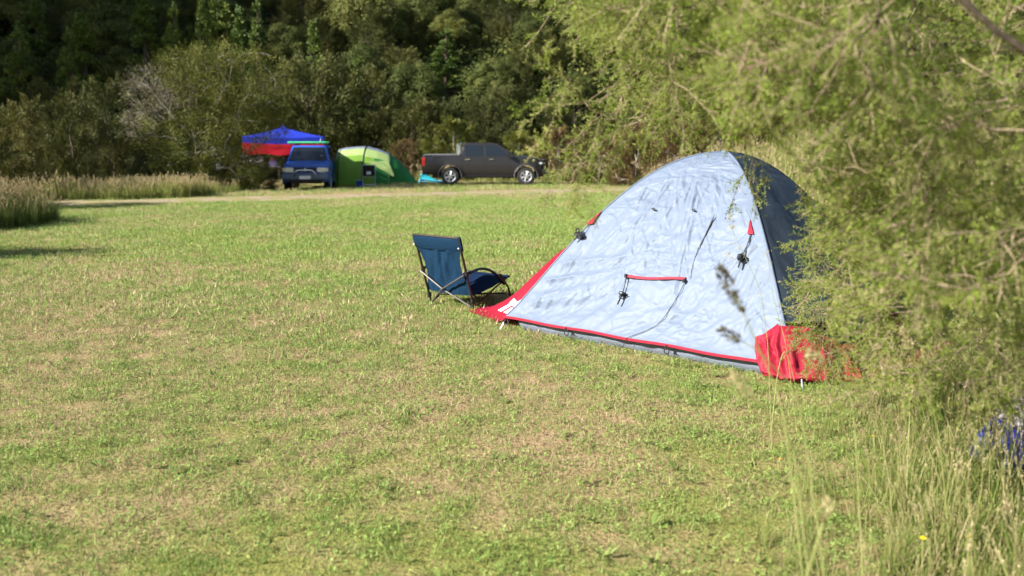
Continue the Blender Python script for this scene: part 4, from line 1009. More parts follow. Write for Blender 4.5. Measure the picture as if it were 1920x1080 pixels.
def conifer_crown(g, W, H, nb, nq, ls):
    h = np.sort(g.uniform(.12, .98, nb)); a = g.uniform(0, 6.283, nb); L = W / 2 * (1.02 - h) ** .7 * g.uniform(.6, 1.1, nb)
    d = nrm(np.stack([np.cos(a), np.sin(a), g.uniform(.05, .5, nb)], -1)); b = np.stack([0 * h, 0 * h, h * H], -1)
    k = g.choice(nb, nq, p=(L + .08 * W) / (L + .08 * W).sum()); t = g.uniform(.1, 1, nq) ** .8
    p = b[k] + d[k] * (t * L[k])[:, None] + rdir(nq, g) * (W * .075 * g.uniform(.3, 1, nq))[:, None]; p[:, 2] += -.10 * W * t * t + .05 * W
    ax = nrm(d[k] + rdir(nq, g) * .7 + np.array([0, 0, .5])); rad_ = p * np.array([1, 1, .0]); Q = leaf_quads(p, ax, nrm(nrm(rad_ + 1e-6) + rdir(nq, g) * .6 + np.array([0, 0, .3])), ls * g.uniform(.7, 1.4, nq), ls * .5 * g.uniform(.7, 1.3, nq))
    return Q, np.clip(g.uniform(0, .6, nq) + g.uniform(0, .4, nb)[k], 0, 1), b + d * (L * .8)[:, None]
def proto(name, kind, g, W, H, mt, bark, nl=40, nq=9000, ls=.2, **kw):
    o = bpy.data.objects.new(name, None); COL.objects.link(o)
    if kind == 'broad': Q, r, C = broad_crown(g, W, H, nl, nq, ls)
    elif kind == 'feather': Q, r, C = feather_crown(g, W, H, nl, nq, ls, **kw)
    else: Q, r, C = conifer_crown(g, W, H, nl, nq, ls)
    pos, par, cnt, tips = grow([[(0, 0, -.3), (g.normal(0, .03) * W, g.normal(0, .03) * W, H * .35), (g.normal(0, .05) * W, g.normal(0, .05) * W, H * (.9 if kind == 'con' else .62))]], C[g.permutation(len(C))[:36]], g, H * .08)
    quadmesh('trunk', branch_quads(pos, par, cnt, H * .022, .5, 5), None, bark, o)
    quadmesh('crown', Q, r, mt, o)
    return o
G_ = np.random.default_rng
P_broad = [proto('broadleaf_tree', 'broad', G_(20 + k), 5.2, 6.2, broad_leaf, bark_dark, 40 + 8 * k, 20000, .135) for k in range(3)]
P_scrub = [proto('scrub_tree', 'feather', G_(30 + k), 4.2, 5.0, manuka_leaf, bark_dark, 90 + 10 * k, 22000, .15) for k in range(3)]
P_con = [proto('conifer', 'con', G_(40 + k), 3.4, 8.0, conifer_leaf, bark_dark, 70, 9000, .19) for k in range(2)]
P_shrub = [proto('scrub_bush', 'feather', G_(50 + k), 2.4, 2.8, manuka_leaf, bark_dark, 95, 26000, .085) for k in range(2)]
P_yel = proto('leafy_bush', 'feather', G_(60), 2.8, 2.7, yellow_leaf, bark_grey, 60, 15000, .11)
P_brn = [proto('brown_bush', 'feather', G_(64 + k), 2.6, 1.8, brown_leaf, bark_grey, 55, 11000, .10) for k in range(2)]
_used = set()
def put(pr, x, y, sx, sz, label, cat, group=None, rz=None, name=None, tilt=0):
    if pr.name in _used: o = copy_tree(pr)
    else: o = pr; _used.add(pr.name)
    o.location = (x, y, gz1(x, y) - .05); o.scale = (sx, sx, sz); o.rotation_euler = (tilt, tilt * .5, rng.uniform(0, 6.28) if rz is None else rz)
    for k in ('group',):
        if k in o: del o[k]
    tag(o, label, cat, group)
    if name: o.name = name
    return o
def put_px(pr, base, u, vtop, wpx, y, label, cat='bush', group=None):
    """base = (W,H) of the prototype"""
    x = (u - 960) / 1700. * y; h = CAM_H + (274 - vtop) / 1700. * y - gz1(x, y); w = wpx / 1700. * y
    return put(pr, x, y, w / base[0], h / base[1], label, cat, group)
S_, Y_, B_ = (2.4, 2.8), (2.8, 2.7), (2.6, 1.8)
put_px(P_shrub[0], S_, 150, 172, 118, 31, 'olive scrub bush behind the pale grass strip, with bare stems at its foot')
put(P_shrub[1], -10.7, 11.1, 1.25, 1.0, 'scrub bush just outside the left edge, its shadow lying on the lawn', 'bush')
put_px(P_shrub[1], S_, 38, 200, 135, 27, 'olive scrub bush at the left edge rising behind the tall grass clump')
put_px(P_shrub[0], S_, -70, 190, 190, 22.5, 'large scrub bush at the far left edge of the lawn')
put_px(P_shrub[1], S_, 70, 188, 110, 37, 'olive scrub bush in the second row between two nearer left-hand bushes')
put_px(P_scrub[0], (4.2, 5.), 222, 146, 130, 41, 'narrow scrub tree between the left bushes and the pale-branched tree', 'tree')
put_px(P_scrub[1], (4.2, 5.), 130, 150, 150, 46, 'dark scrub tree behind the left bushes at the foot of the shaded slope', 'tree')
put_px(P_scrub[2], (4.2, 5.), 20, 165, 170, 46, 'dark scrub tree at the left edge at the foot of the shaded slope', 'tree')
put_px(P_scrub[1], (4.2, 5.), 590, 102, 190, 47, 'tall scrub tree rising directly behind the blue gazebo', 'tree')
put_px(P_scrub[0], (4.2, 5.), 690, 128, 180, 47.5, 'dark scrub tree rising behind the green tunnel tent', 'tree')
put_px(P_scrub[2], (4.2, 5.), 500, 170, 150, 46, 'dark scrub tree behind the left half of the gazebo', 'tree')
put_px(P_scrub[2], (4.2, 5.), 775, 185, 120, 46, 'scrub tree behind the brown bush left of the pickup', 'tree')
put_px(P_yel, Y_, 848, 222, 125, 42.5, 'yellow-green bush directly behind the pickup tray')
put_px(P_yel, Y_, 975, 246, 100, 43, 'yellow-green bush behind the pickup bonnet')
put_px(P_brn[0], B_, 768, 258, 75, 41.5, 'brownish bush between the green tent and the pickup')
put_px(P_brn[1], B_, 1042, 238, 110, 42, 'brownish bush just beyond the front of the pickup')
put_px(P_shrub[1], S_, 478, 302, 115, 34.4, 'low dark scrub bush in front of the gazebo, left of the blue vehicle')
put_px(P_shrub[0], S_, 425, 280, 110, 34.0, 'low scrub bush at the foot of the broad pale-twigged tree')
put_px(P_shrub[0], S_, 905, 180, 100, 46, 'olive scrub bush behind the cab of the pickup')
put_px(P_shrub[1], S_, 835, 190, 95, 46.5, 'pale-topped scrub bush behind the yellow-green bush')
low = [(1120, 245, 130, 37, 0, 'b'), (1190, 232, 150, 36, 1, 'b'), (1270, 226, 150, 34, 0, 'b'), (1350, 222, 150, 33, 1, 'b'), (1440, 210, 170, 32, 0, 'b'), (1535, 205, 170, 31, 1, 'b'), (1640, 200, 190, 30, 0, 'b'), (1760, 195, 200, 29, 1, 'b'), (1890, 190, 220, 28, 0, 'b'),
       (1150, 205, 140, 45, 0, 's'), (1250, 195, 150, 45, 1, 's'), (1360, 185, 160, 44, 0, 's'), (1480, 175, 170, 43, 1, 's'), (1600, 165, 180, 42, 0, 's'), (1730, 160, 190, 41, 1, 's'), (1870, 150, 210, 40, 0, 's')]
for u, vt, w, y, k, kd in low:
    if kd == 'b': put_px(P_brn[k], B_, u, vt, w, y, 'low brownish bush in the row beyond the dome tent', group='low bushes beyond the dome tent')
    else: put_px(P_shrub[k], S_, u, vt, w, y, 'olive scrub bush in the back row beyond the dome tent', group='scrub bushes at the foot of the hill')

# the large pale-branched tree beside the gazebo
def manuka_tree():
    y0 = 33.0; g = G_(5); b = np.array([(395 - 960) / 1700. * y0, y0, 0]); b[2] = gz1(b[0], b[1])
    o = thing('manuka_tree', 'broad scrub tree with pale bare twigs on one side, left of the gazebo', 'tree', tuple(b))
    def ell(u, v, ru, rv, dy, n, yo=0):
        d = rdir(n, g) * g.uniform(.35, 1, n)[:, None] ** .5; c = uvd(u, v, y0 + yo); k = y0 / 1700.
        return c + d * np.array([ru * k, dy, rv * k])
    green = np.concatenate([ell(455, 165, 88, 78, 2.0, 120), ell(370, 150, 62, 55, 1.6, 60), ell(480, 225, 60, 50, 1.5, 50), ell(375, 270, 62, 60, 1.2, 80, -.8), ell(305, 265, 45, 45, 1.0, 40, -.3), ell(345, 120, 45, 25, 1.0, 20), ell(430, 312, 70, 38, 1.0, 75, -.3)])
    dead = np.concatenate([ell(285, 180, 50, 55, 1.2, 60), ell(265, 230, 35, 35, .8, 24), ell(335, 190, 35, 40, 1., 26, -.6)])
    att = np.concatenate([green, dead]); att[:, 2] = np.maximum(att[:, 2], .12)
    w = lambda u, v, d=0: uvd(u, v, y0 + d)
    tr = [[b - [0, 0, .3], w(393, 318), w(385, 270), w(400, 210), w(430, 150)], [w(388, 285), w(340, 235), w(300, 190), w(275, 160)], [w(392, 245), w(440, 220), w(485, 190)], [w(385, 300), w(350, 290, -.6), w(330, 270, -.8)], [w(393, 318), w(430, 315, -.5), w(450, 300, -.6)]]
    pos, par, cnt, tips = grow(tr, att, g, .22, .3, .02)
    quadmesh('trunk', branch_quads(pos, par, cnt, .16, .5, 5, .006) - b, None, bark_grey, o)
    dset = nrm(pos[tips] - pos[par[tips]])
    # which tips are dead: nearest to the dead cloud
    isd = np.array([np.min(np.linalg.norm(dead - p, axis=1)) < .03 for p in pos[tips]])
    def spray(idx, n, L, W_, spread, r0):
        k = np.repeat(idx, n); N = len(k); up = nrm(dset[k] + np.array([0, 0, .55])); wob = rdir(N, g)
        p = pos[tips][k] + wob * (spread * g.uniform(.1, 1, N))[:, None] + up * (g.uniform(-.25, .3, N))[:, None]; p[:, 2] = np.maximum(p[:, 2], .05)
        d = nrm(up + wob * .8 + rdir(N, g) * .3); return leaf_quads(p, d, nrm(wob + np.array([-.1, -.1, .3]) + rdir(N, g) * .45), L * g.uniform(.7, 1.4, N), W_ * g.uniform(.7, 1.3, N)) - b, np.clip(g.uniform(0, .6, N) + np.repeat(r0[idx], n) * .4, 0, 1)
    r0 = g.uniform(0, 1, len(tips)); Q, r = spray(np.where(~isd)[0], 190, .085, .019, .34, r0); quadmesh('crown', Q, r, tree_leaf, o)
    Q, r = spray(np.where(isd)[0], 36, .15, .012, .30, r0); q2, r2 = spray(np.where(isd)[0], 30, .10, .03, .3, r0)
    quadmesh('bare_twigs', Q, r, dead_leaf, o); quadmesh('sparse_leaves', q2, r2, manuka_leaf, o)
manuka_tree()

# forest on the slopes
pts = []; g = G_(77)
def try_put(x, y, sp):
    for (a, b, c) in pts:
        if (a - x) ** 2 + (b - y) ** 2 < (sp * .5 + c * .5) ** 2: return False
    pts.append((x, y, sp)); return True
named = [('con', 58, 62, 54, 1.0, 'lone conifer catching light low on the shaded slope at far left'), ('con', 178, 36, 54, 1.0, 'broad sunlit conifer on the shaded slope, second from the left'), ('con', 150, 62, 53, .7, 'short conifer touching the broad sunlit conifer on the shaded slope'),
         ('con', 292, 4, 56, 1.15, 'bright rounded conifer above the pale-branched tree'), ('con', 345, 18, 55, .75, 'slim conifer right of the bright rounded one above the pale-branched tree'), ('con', 400, 12, 55, .75, 'dark slim conifer left of the tallest bright crown on the hill'), ('con', 432, -22, 57, 1.15, 'tallest bright green conifer above the broad scrub tree'), ('con', 466, 26, 54, .7, 'brownish pointed conifer above the broad scrub tree'), ('con', 497, 8, 55, .65, 'slim conifer standing above the left end of the gazebo'), ('con', 600, 48, 55, .7, 'small columnar conifer above the blue gazebo')]
for i, (kd, u, vt, y, w, lab) in enumerate(named):
    x = (u - 960) / 1700. * y; h = CAM_H + (274 - vtp if False else 274 - vt) / 1700. * y - gz1(x, y)
    put(P_con[i % 2], x, y, max(.55, w * .95), max(.45, h / 8.0), lab, 'conifer tree'); pts.append((x, y, 2.5))
# tree fern and silvery small tree on the hill
def tree_fern(u, v, y, lab):
    g = G_(3); x = (u - 960) / 1700. * y; z = CAM_H + (274 - v) / 1700. * y; zb = gz1(x, y); o = thing('tree_fern', lab, 'tree fern', (x, y, zb)); H = max(2.5, z - zb)
    MB().tube([(0, 0, -.2), (.05, 0, H * .5), (0, 0, H)], [.16, .12, .13], 8).build('trunk', bark_dark, o)
    for k in range(16):
        a = k * 2.4; L = g.uniform(1.5, 2.1); P = [np.array([math.cos(a) * L * t, math.sin(a) * L * t, H + .75 * math.sin(t * 2.5) * (.8 + .4 * (k % 3)) - .55 * t * t]) for t in np.linspace(0, 1, 22)]
        Q = []; P = np.array(P)
        for i in range(1, 22):
            tn = nrm(P[i] - P[i - 1]); sd = nrm(np.cross(tn, [0, 0, 1])); wl = .42 * math.sin(math.pi * min(1, i / 22 + .08)) ** .7 + .03
            for s in (-1, 1): Q.append(leaf_quads(P[i][None], (sd * s + tn * .45 - np.array([0, 0, .25]))[None], np.array([[0, 0, 1.]]), wl, .085)[0])
        quadmesh('frond', np.array(Q), g.uniform(.2, 1, len(Q)), yellow_leaf, o)
    pts.append((x, y, 3))
tree_fern(842, 118, 70, 'tree fern with arching fronds in the middle of the hillside forest')
lab_of = {'b': ('rounded dark broadleaf tree in the forest on the hillside', 'broadleaf trees of the hillside forest'), 's': ('olive feathery scrub tree in the forest on the hillside', 'scrub trees of the hillside forest'), 'c': ('pointed conifer mixed into the forest on the hillside', 'conifers of the hillside forest')}
cnt_f = 0
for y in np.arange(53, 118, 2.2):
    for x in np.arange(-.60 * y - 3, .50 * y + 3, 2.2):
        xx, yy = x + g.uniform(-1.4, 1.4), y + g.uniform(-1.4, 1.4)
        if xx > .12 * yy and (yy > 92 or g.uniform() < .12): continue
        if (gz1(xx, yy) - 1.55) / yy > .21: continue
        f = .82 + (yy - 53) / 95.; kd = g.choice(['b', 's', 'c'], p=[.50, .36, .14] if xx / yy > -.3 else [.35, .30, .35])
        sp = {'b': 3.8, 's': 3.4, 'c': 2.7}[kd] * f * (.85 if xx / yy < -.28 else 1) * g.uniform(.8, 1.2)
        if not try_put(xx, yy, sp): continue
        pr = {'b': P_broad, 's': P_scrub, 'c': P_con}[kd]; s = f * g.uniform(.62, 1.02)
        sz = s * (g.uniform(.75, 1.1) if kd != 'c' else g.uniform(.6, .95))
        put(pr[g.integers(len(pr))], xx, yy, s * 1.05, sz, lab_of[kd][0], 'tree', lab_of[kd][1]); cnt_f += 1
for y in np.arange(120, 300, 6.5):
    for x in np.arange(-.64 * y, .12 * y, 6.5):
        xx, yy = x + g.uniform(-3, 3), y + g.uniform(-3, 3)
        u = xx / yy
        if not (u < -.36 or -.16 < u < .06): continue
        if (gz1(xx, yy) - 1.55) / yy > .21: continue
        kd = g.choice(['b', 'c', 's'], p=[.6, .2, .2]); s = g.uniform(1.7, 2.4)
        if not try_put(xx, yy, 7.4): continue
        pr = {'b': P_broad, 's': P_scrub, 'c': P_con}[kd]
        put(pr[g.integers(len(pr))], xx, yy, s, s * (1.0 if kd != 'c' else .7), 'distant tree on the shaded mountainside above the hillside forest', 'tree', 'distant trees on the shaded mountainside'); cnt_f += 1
print('forest trees', cnt_f)
def clump(g):
    n = 130; d = rdir(n, g); d[:, 2] = np.abs(d[:, 2]); p = d * np.array([.9, .9, 1.1]) * g.uniform(.6, 1, n)[:, None]
    nv = nrm(d + rdir(n, g) * .5); return leaf_quads(p, nrm(np.cross(nv, rdir(n, g))), nv, g.uniform(.14, .3, n), g.uniform(.09, .17, n)), g.uniform(0, .8, n)
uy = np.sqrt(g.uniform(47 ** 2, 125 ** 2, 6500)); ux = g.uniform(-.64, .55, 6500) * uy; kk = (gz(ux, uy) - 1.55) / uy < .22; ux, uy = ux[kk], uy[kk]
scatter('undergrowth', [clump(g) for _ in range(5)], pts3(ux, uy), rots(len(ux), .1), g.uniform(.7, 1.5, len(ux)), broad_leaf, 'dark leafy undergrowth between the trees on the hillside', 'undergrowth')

# ------------------------------------------------------------------ long grass
def mat_long(name, stops):
    t = NT(name); c = t.ramp(t.attr('rnd'), stops); a = t.bsdf(c, .6, 0, .12); return t.done(t.mixsh(.35, a, t.translucent(c)))
long_mat = mat_long('long grass', [(0, (.10, .15, .028)), (.35, (.20, .23, .05)), (.6, (.34, .31, .11)), (.8, (.45, .36, .19)), (1, (.48, .36, .23))])
clump_mat = mat_long('dark rough grass', [(0, (.05, .085, .016)), (.5, (.12, .15, .035)), (.75, (.26, .21, .10)), (1, (.40, .30, .18))])
near_mat = mat_long('long grass by the camera', [(0, (.09, .15, .025)), (.40, (.17, .22, .045)), (.60, (.30, .29, .10)), (.76, (.42, .34, .18)), (1, (.52, .42, .26))])
def tuft(g, n, rad, hmin, hmax, wid, heads, hw=.03, lean=.35, straw=.4, seg=3):
    Q, r = blades(n, rad, hmin, hmax, wid, lean, seg, g); r = r * (.55 + straw * .4)
    # stems with seed heads
    out = [Q]; rr = [r]
    for k in range(heads):
        b = np.array([*(g.normal(0, rad * .5, 2)), 0]); h = g.uniform(hmax * .85, hmax * 1.35); az = g.uniform(0, 6.28); ln = g.uniform(.05, .3) * h
        t = np.linspace(0, 1, 6); P = b + np.stack([np.cos(az) * ln * t ** 2, np.sin(az) * ln * t ** 2, h * t], -1); s = wid * .35
        F = frusta(P[:-1], P[1:], np.full(5, s), np.full(5, s * .8), 3); out.append(F); rr.append(np.full(len(F), g.uniform(.45, .8)))
        m = 16; tt = g.uniform(.80, 1.02, m); C = b + np.stack([np.cos(az) * ln * tt ** 2, np.sin(az) * ln * tt ** 2, h * tt], -1); d = nrm(rdir(m, g) * .7 + np.array([0, 0, 1.]))
        out.append(leaf_quads(C, d, rdir(m, g), hw * g.uniform(.7, 1.4, m), hw * .4)); rr.append(g.uniform(.72, 1, m))
    return np.concatenate(out), np.concatenate(rr)
gg = G_(90)
# clump at the lawn's left edge
n = 420; a = gg.uniform(0, 6.28, n); q = np.sqrt(gg.uniform(0, 1, n)); x = -10.75 + 1.5 * q * np.cos(a); y = 17.9 + 2.0 * q * np.sin(a)
scatter('tall_grass', [tuft(gg, 34, .14, .45, .95, .012, 3, .05, .3, .05) for _ in range(6)], pts3(x, y), rots(n, .08), gg.uniform(.6, 1.05, n) * (.98 - .35 * q), clump_mat, 'tall seeding grass clump at the left edge of the lawn', 'grass')
# pale strip along the far side of the track
x = gg.uniform(-19, -7.6, 1500); y = path_y(x) + 1.7 + gg.uniform(0, 1, 1500) ** 1.2 * (5.0 - 2.2 * sst(-11, -8, x)); k = (x < -8.9) | (y > 36.5)
k &= ~((np.abs(x + 8.0) < 1.5)); x, y = x[k], y[k]
scatter('tall_grass', [tuft(gg, 30, .2, .26, .58, .015, 3, .045, .3, .15) for _ in range(6)], pts3(x, y), rots(len(x), .08), gg.uniform(.5, 1.05, len(x)) * (.62 + .5 * (n2(x, y, .5, 2, 6) + .5)), long_mat, 'pale pinkish long grass along the far edge of the track', 'grass')
# bank behind and right of the dome tent
x = gg.uniform(1.2, 17, 4200); y = gg.uniform(10.2, 31, 4200); k = (x > 2.5 + .105 * (y - 12) + .5 * n2(x, y, .6, 2, 8)) & (x < .66 * y + 2) & (y < path_y(x) - 1.2); x, y = x[k], y[k]
scatter('tall_grass', [tuft(gg, 34, .18, .3, .72, .011, 2, .035, .35, .0) for _ in range(6)], pts3(x, y), rots(len(x), .1), gg.uniform(.7, 1.25, len(x)), long_mat, 'tall meadow grass on the bank behind the dome tent', 'grass')
# rough edge below the bushes beyond the pickup
x = gg.uniform(-4.5, 16, 900); y = gg.uniform(39.6, 43, 900); k = (y > 40.2) | (x > 2.5); x, y = x[k], y[k]
scatter('tall_grass', [tuft(gg, 22, .24, .25, .6, .02, 4, .07, .35, .5) for _ in range(5)], pts3(x, y), rots(len(x), .1), gg.uniform(.6, 1.2, len(x)), long_mat, 'rough grass along the foot of the bushes behind the pickup', 'grass')
# long grass close by on the right, under the foreground tree
n = 900; y = gg.uniform(2.5, 6.0, n); bx = .98 + (y - 3.2) * .44; off_ = gg.uniform(0, 1, n) ** 1.25 * 2.6; x = bx + off_ + .12 * n2(x=y * 3, y=y * 0, seed=4)
k = ~((y > 5.35) & (x < 2.35)) & (gg.uniform(0, 1, n) < .30 + .75 * sst(0, .8, off_)); x, y, off_ = x[k], y[k], off_[k]
scatter('tall_grass', [tuft(gg, 20, .07, .12, .42, .0055, 2 + (i % 3), .014, .5, .6) for i in range(9)], pts3(x, y), rots(len(x), .12), gg.uniform(.42, 1.0, len(x)) * (.46 + .55 * sst(0, .9, off_)), near_mat, 'long seeding grass in the near right corner under the tree', 'grass')

# ------------------------------------------------------------------ foreground tree at the right
def near_tree():
    g = G_(12); root = np.array([2.95, 3.15, 0.]); o = thing('foreground_tree', 'fine-leaved bright green tree leaning in from the right over the dome tent', 'tree', tuple(root))
    att = []
    def reg(u0, u1, v0, v1, d0, d1, n, fn=None):
        u = g.uniform(u0, u1, n * 2); v = g.uniform(v0, v1, n * 2); d = g.uniform(d0, d1, n * 2); c = 0
        for a in zip(u, v, d):
            if fn is not None and not fn(*a): continue
            att.append(uvd(*a)); c += 1
            if c >= n: break
    reg(1380, 2000, -160, 170, 2.1, 4.2, 330, lambda u, v, d: d > 2.75 or u < 1680)
    reg(1130, 1450, -120, 170, 2.9, 4.6, 220, lambda u, v, d: v < 40 + (u - 1110) * .75)
    reg(1000, 1160, -120, 40, 3.1, 4.6, 34, lambda u, v, d: v < (u - 980) * .2)
    reg(1170, 1520, 130, 235, 3.0, 4.6, 48, lambda u, v, d: g.uniform() < .75)
    reg(1560, 2080, 160, 560, 2.3, 5.0, 430, lambda u, v, d: u > 1560 + (v - 160) * .06)
    reg(1560, 1680, 250, 470, 3.4, 4.8, 50)
    reg(1480, 1680, 440, 700, 4.5, 5.25, 92, lambda u, v, d: u > 1490 + abs(v - 600) * .30)
    reg(1620, 2080, 500, 770, 2.9, 5.0, 200, lambda u, v, d: v < 700 + (u - 1600) * .2)
    for (u, v, d) in ((1025, 205, 3.3), (1035, 180, 3.3), (1078, 320, 3.4), (1090, 300, 3.4), (1085, 350, 3.4), (1110, 285, 3.6), (1150, 300, 3.5), (1180, 262, 3.6), (1205, 225, 3.6), (1412, 345, 4.0), (1415, 300, 4.0), (1060, 270, 3.4), (1100, 245, 3.5), (1065, 160, 3.4), (1045, 130, 3.4), (1130, 215, 3.5), (1165, 200, 3.5), (1095, 190, 3.5)): att.append(uvd(u, v, d))
    att = np.array(att)
    w = uvd
    tr = [[root - [0, 0, .25], (2.9, 3.1, .7), (2.62, 3.0, 1.35), w(2150, 190, 2.5), w(1925, 96, 2.1), w(1870, 60, 2.1), w(1800, -5, 2.1), w(1700, -70, 2.3)],
          [(2.62, 3.0, 1.35), w(2080, 120, 3.3), w(1900, 95, 3.4), w(1760, 90, 3.4), w(1600, 95, 3.4), w(1420, 92, 3.5), w(1290, 70, 3.6), w(1160, 20, 3.7)],
          [(2.62, 3.0, 1.35), (2.6, 3.5, 1.9), (2.2, 3.9, 2.3), (1.5, 3.9, 2.3), (.9, 3.8, 2.25), (.4, 3.8, 2.2)],
          [(2.9, 3.1, .7), (2.75, 3.9, 1.0), (2.45, 4.5, 1.05), (2.15, 4.9, .95), (1.85, 5.0, .85)],
          [(2.9, 3.1, .7), (2.5, 3.3, 1.1), (2.1, 3.4, 1.3), (1.8, 3.5, 1.25)],
          [(2.75, 3.9, 1.0), (2.6, 4.3, 1.5), (2.2, 4.5, 1.7)]]
    pos, par, cnt, tips = grow(tr, att, g, .10, .38, -.02, .12)
    r = np.maximum(.0013, .052 * (cnt / cnt.max()) ** .66)
    i = np.arange(1, len(pos)); big = cnt[i] > 5
    quadmesh('trunk', frusta(pos[par[i[big]]], pos[i[big]], r[par[i[big]]], r[i[big]], 6) - root, None, bark_dark, o)
    sm = i[~big]
    # sprigs on tips and along the thin twigs
    def sprig(seed):
        q = G_(seed); L = .17; n = 9; S = []; tw = []; rn = []
        ax = lambda t: np.array([.02 * math.sin(t * 2.2 + seed), L * t, .02 * math.cos(t * 1.7 + seed) - .02])
        for k in range(8): tw.append((ax(k / 8), ax((k + 1) / 8), .0013))
        shoots = [(ax(t), nrm(np.array([q.normal(0, 1), .85, q.normal(0, 1)])), q.uniform(.035, .075)) for t in q.uniform(.12, .95, n)] + [(ax(.75), np.array([0, 1., 0]), .06)]
        for b, d, l in shoots:
            tw.append((b, b + d * l, .0008)); m = int(l / .0042); t = (np.arange(m) + .5) / m; a = np.arange(m) * 2.4 + q.uniform(0, 6)
            u = nrm(np.cross(d, [.3, .2, .9])); v = np.cross(d, u); out = np.cos(a)[:, None] * u + np.sin(a)[:, None] * v
            S.append(leaf_quads(b + d * (t * l)[:, None], nrm(d * .75 + out), nrm(np.cross(out, d) + out * .2 + q.normal(0, .3, (m, 3))) if False else q.normal(0, 1, (m, 3)), q.uniform(.009, .016, m), q.uniform(.0032, .0050, m))); rn.append(np.clip(t * .45 + q.uniform(0, .5, m), 0, 1))
        S = np.concatenate(S); tw = [(a, b, c) for a, b, c in tw]
        return S, np.concatenate(rn), frusta(np.array([a for a, b, c in tw]), np.array([b for a, b, c in tw]), np.array([c for a, b, c in tw]), np.array([c * .7 for a, b, c in tw]), 3)
    SP = [sprig(k) for k in range(6)]
    tip = tips; extra = par[tips]; ex2 = par[np.maximum(par[extra], 1)]; ids = np.concatenate([tip, extra[g.uniform(0, 1, len(extra)) < .7], ex2[g.uniform(0, 1, len(ex2)) < .45]])
    p = pos[ids]; d = nrm(pos[ids] - pos[np.maximum(par[ids], 0)] + 1e-6); d = nrm(d + rdir(len(ids), g) * .5 + np.array([-.12, -.05, -.32])); Rm = rotmats(d, g.uniform(0, 6.28, len(ids))); sc = g.uniform(.75, 1.3, len(ids)); hue = g.uniform(-.2, .3, len(ids))
    LQ, LR, TQ = [], [], []
    for k in range(6):
        s = np.where(np.arange(len(ids)) % 6 == k)[0]; Q, rn, T = SP[k]
        LQ.append(place(Q, Rm[s], p[s], sc[s])); LR.append((rn[None] + hue[s][:, None]).clip(0, 1).ravel()); TQ.append(place(T, Rm[s], p[s], sc[s]))
    # bare dry twigs inside the crown
    ins = pos[sm[g.permutation(len(sm))[:600]]]; dd = nrm(rdir(600, g) + np.array([-.3, -.1, -.2])); l = g.uniform(.05, .22, 600)[:, None]
    mid = ins + dd * l * .5 + rdir(600, g) * l * .08; dry = np.concatenate([frusta(ins, mid, np.full(600, .0016), np.full(600, .0012), 3), frusta(mid, ins + dd * l, np.full(600, .0012), np.full(600, .0006), 3)])
    quadmesh('twigs', np.concatenate([frusta(pos[par[sm]], pos[sm], r[par[sm]].clip(0, .012), r[sm], 4), dry] + TQ) - root, None, twig_mat, o)
    LQ = np.concatenate(LQ); print('near leaves', len(LQ), 'sprigs', len(ids)); quadmesh('crown', LQ - root, np.concatenate(LR), near_leaf, o)
near_tree()

# ------------------------------------------------------------------ single stalks and flowers that stand out
def stalk(lab, P, rad, head, mt_head, hl=.1, hw=.02, m=60, airy=False, cat='grass stalk', seed=1):
    g = G_(seed); P = np.array([np.array(q, float) for q in P]); b = P[0].copy(); o = thing('grass_stalk', lab, cat, tuple(b))
    t = np.linspace(0, 1, len(P)); tt = np.linspace(0, 1, 16); C = np.stack([np.interp(tt, t, P[:, k]) for k in range(3)], -1)
    C[1:-1] = .25 * C[:-2] + .5 * C[1:-1] + .25 * C[2:]
    MB().tube([tuple(c - b) for c in C], [rad * (1 - .5 * k / 15) for k in range(16)], 6).build('stem', near_mat_stem, o)
    if head:
        e = C[-1]; d = nrm(C[-1] - C[-3]); f = g.uniform(0, 1, m); s = rdir(m, g)
        if airy:
            k = g.integers(0, 9, m); cl = e - d * (np.linspace(0, 1, 9)[k] * hl)[:, None] + nrm(rdir(9, g) + d * .4)[k] * (hw * (.35 + np.linspace(0, 1, 9)[k]))[:, None]; c = cl + s * .006; L = .009
        else: c = e + d * ((f - .5) * hl)[:, None] + s * (hw * .5 * np.sin(np.pi * np.clip(f, .05, .97)) ** .6)[:, None]; L = .016
        quadmesh('seed_head', leaf_quads(c - b, nrm(d + s * .6), rdir(m, g), L * g.uniform(.7, 1.3, m), L * .38), g.uniform(0, 1, m), mt_head, o)
near_mat_stem = mat_plain('green straw stem', (.26, .27, .09), .6)
hd_dark = mat_long('dark seed heads', [(0, (.05, .045, .025)), (1, (.17, .13, .06))]); hd_pale = mat_long('straw seed heads', [(0, (.34, .30, .13)), (1, (.60, .50, .28))])
U = uvd
def ground_at(p): q = np.array(p, float); q[2] = gz1(q[0], q[1]) - .02; return q
stalk('grass stalk with airy straw-coloured seed clusters in front of the tent panel', [ground_at(U(1450, 800, 4.5)), U(1440, 640, 4.5), U(1425, 540, 4.5), U(1365, 415, 4.5)], .0022, True, hd_pale, .26, .085, 150, True, seed=3)
stalk('thin grass stalk with small seed clusters near the tent pole seam', [ground_at(U(1500, 800, 4.6)), U(1475, 650, 4.6), U(1450, 560, 4.6), U(1438, 470, 4.6)], .002, True, hd_pale, .22, .05, 60, True, seed=4)
stalk('tall stalk with a long dark blurred seed head before the pale tent panel', [ground_at(U(1560, 900, 2.3)), U(1470, 760, 2.25), U(1400, 600, 2.2), U(1372, 545, 2.2)], .0026, True, hd_dark, .13, .024, 150, seed=5)
stalk('stalk with a short dark seed head low before the tent hem', [ground_at(U(1600, 900, 2.4)), U(1500, 740, 2.3), U(1420, 655, 2.25), U(1372, 630, 2.25)], .0026, True, hd_dark, .055, .022, 60, seed=6)
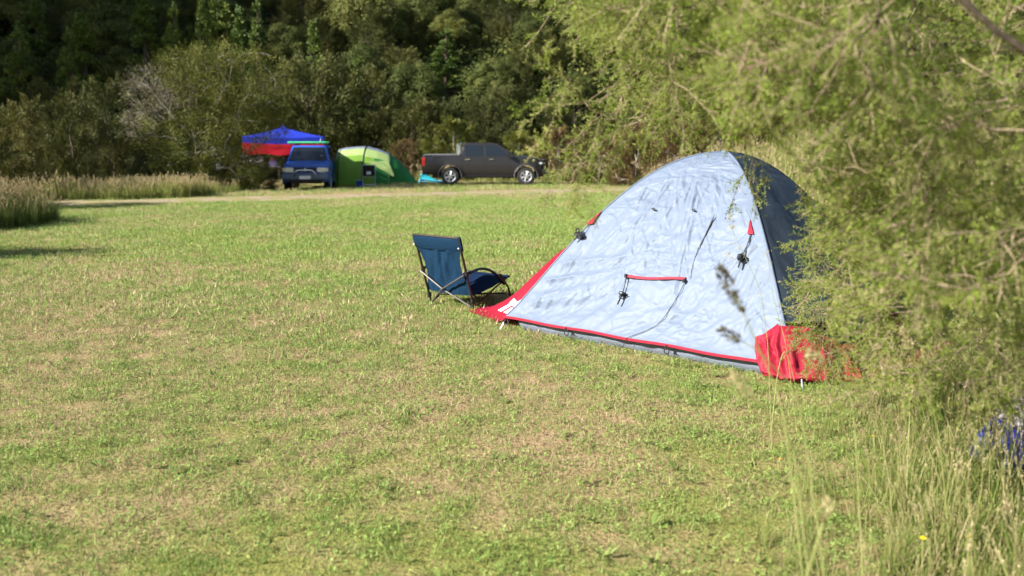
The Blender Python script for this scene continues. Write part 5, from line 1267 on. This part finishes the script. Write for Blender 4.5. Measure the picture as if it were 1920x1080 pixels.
stalk('stalk with pale green seed heads just below the tent hem', [ground_at(U(1560, 950, 2.4)), U(1490, 830, 2.3), U(1420, 755, 2.25), U(1395, 725, 2.25)], .0022, True, hd_pale, .09, .022, 80, seed=7)
stalk('sharply bent green grass stalk in front of the red tent corner', [ground_at(U(1447, 780, 4.7)), U(1456, 710, 4.7), U(1466, 665, 4.7), U(1474, 657, 4.7), U(1484, 690, 4.7), U(1494, 735, 4.7)], .0032, False, None, seed=8)
stalk('stalk with a fuzzy pale seed head over the red tent corner', [ground_at(U(1640, 850, 2.9)), U(1600, 740, 2.85), U(1545, 675, 2.8), U(1530, 668, 2.8)], .0022, True, hd_pale, .06, .024, 70, seed=9)
stalk('stalk with a brown seed head leaning at the middle of the right-hand grass', [ground_at(U(1800, 980, 3.0)), U(1760, 800, 2.9), U(1720, 690, 2.85), U(1700, 640, 2.85)], .002, True, hd_pale, .09, .02, 80, seed=10)
stalk('upright straw stalk beside the shopping bag in the right grass', [ground_at(U(1700, 960, 3.6)), U(1702, 860, 3.6), U(1706, 780, 3.6), U(1704, 735, 3.6)], .003, True, hd_pale, .05, .03, 60, seed=11)
stalk('thick blurred green stalk rising from the bottom edge', [ground_at(U(1480, 1240, 2.2)), U(1500, 1120, 2.0), U(1535, 1010, 1.9), U(1548, 960, 1.9)], .004, True, hd_pale, .05, .02, 40, seed=13)
def flower(u, v, h, r, lab, col, seed):
    p = gp(u, v, h); o = thing('wildflower', lab, 'flower', (p[0], p[1], gz1(p[0], p[1]))); g = G_(seed); m_ = mat_plain('petal ' + str(seed), col, .4)
    MB().tube([(0, 0, -.01), (.008, .004, h * .5), (0, 0, h)], .0018, 6).build('stem', near_mat_stem, o)
    for k in range(5):
        a = k * 1.257; d = np.array([math.cos(a), math.sin(a), .45]); s = np.array([-math.sin(a), math.cos(a), 0]); c = np.array([0, 0, h]); w = [c, c + d * r * .5 + s * r * .42, c + d * r * 1.02 + s * r * .3, c + d * r * 1.02 - s * r * .3, c + d * r * .5 - s * r * .42]
        MB().poly([tuple(q) for q in w]).build('petal', m_, o, smooth=False)
    MB().lathe([(h - .001, .0001), (h + .002, r * .25), (h + .006, .0001)], 'z', 10).build('flower_centre', m_, o)
flower(1730, 1012, .22, .013, 'single bright yellow buttercup in the near right grass', (.75, .55, .01), 1)
flower(1462, 861, .05, .009, 'small orange flower low in the lawn below the tent corner', (.70, .36, .02), 2)
flower(1637, 818, .10, .008, 'small yellow flower at the edge of the long grass below the tree', (.72, .48, .02), 3)
flower(1815, 1008, .20, .007, 'tiny yellow flower right of the bright buttercup', (.70, .50, .03), 4)
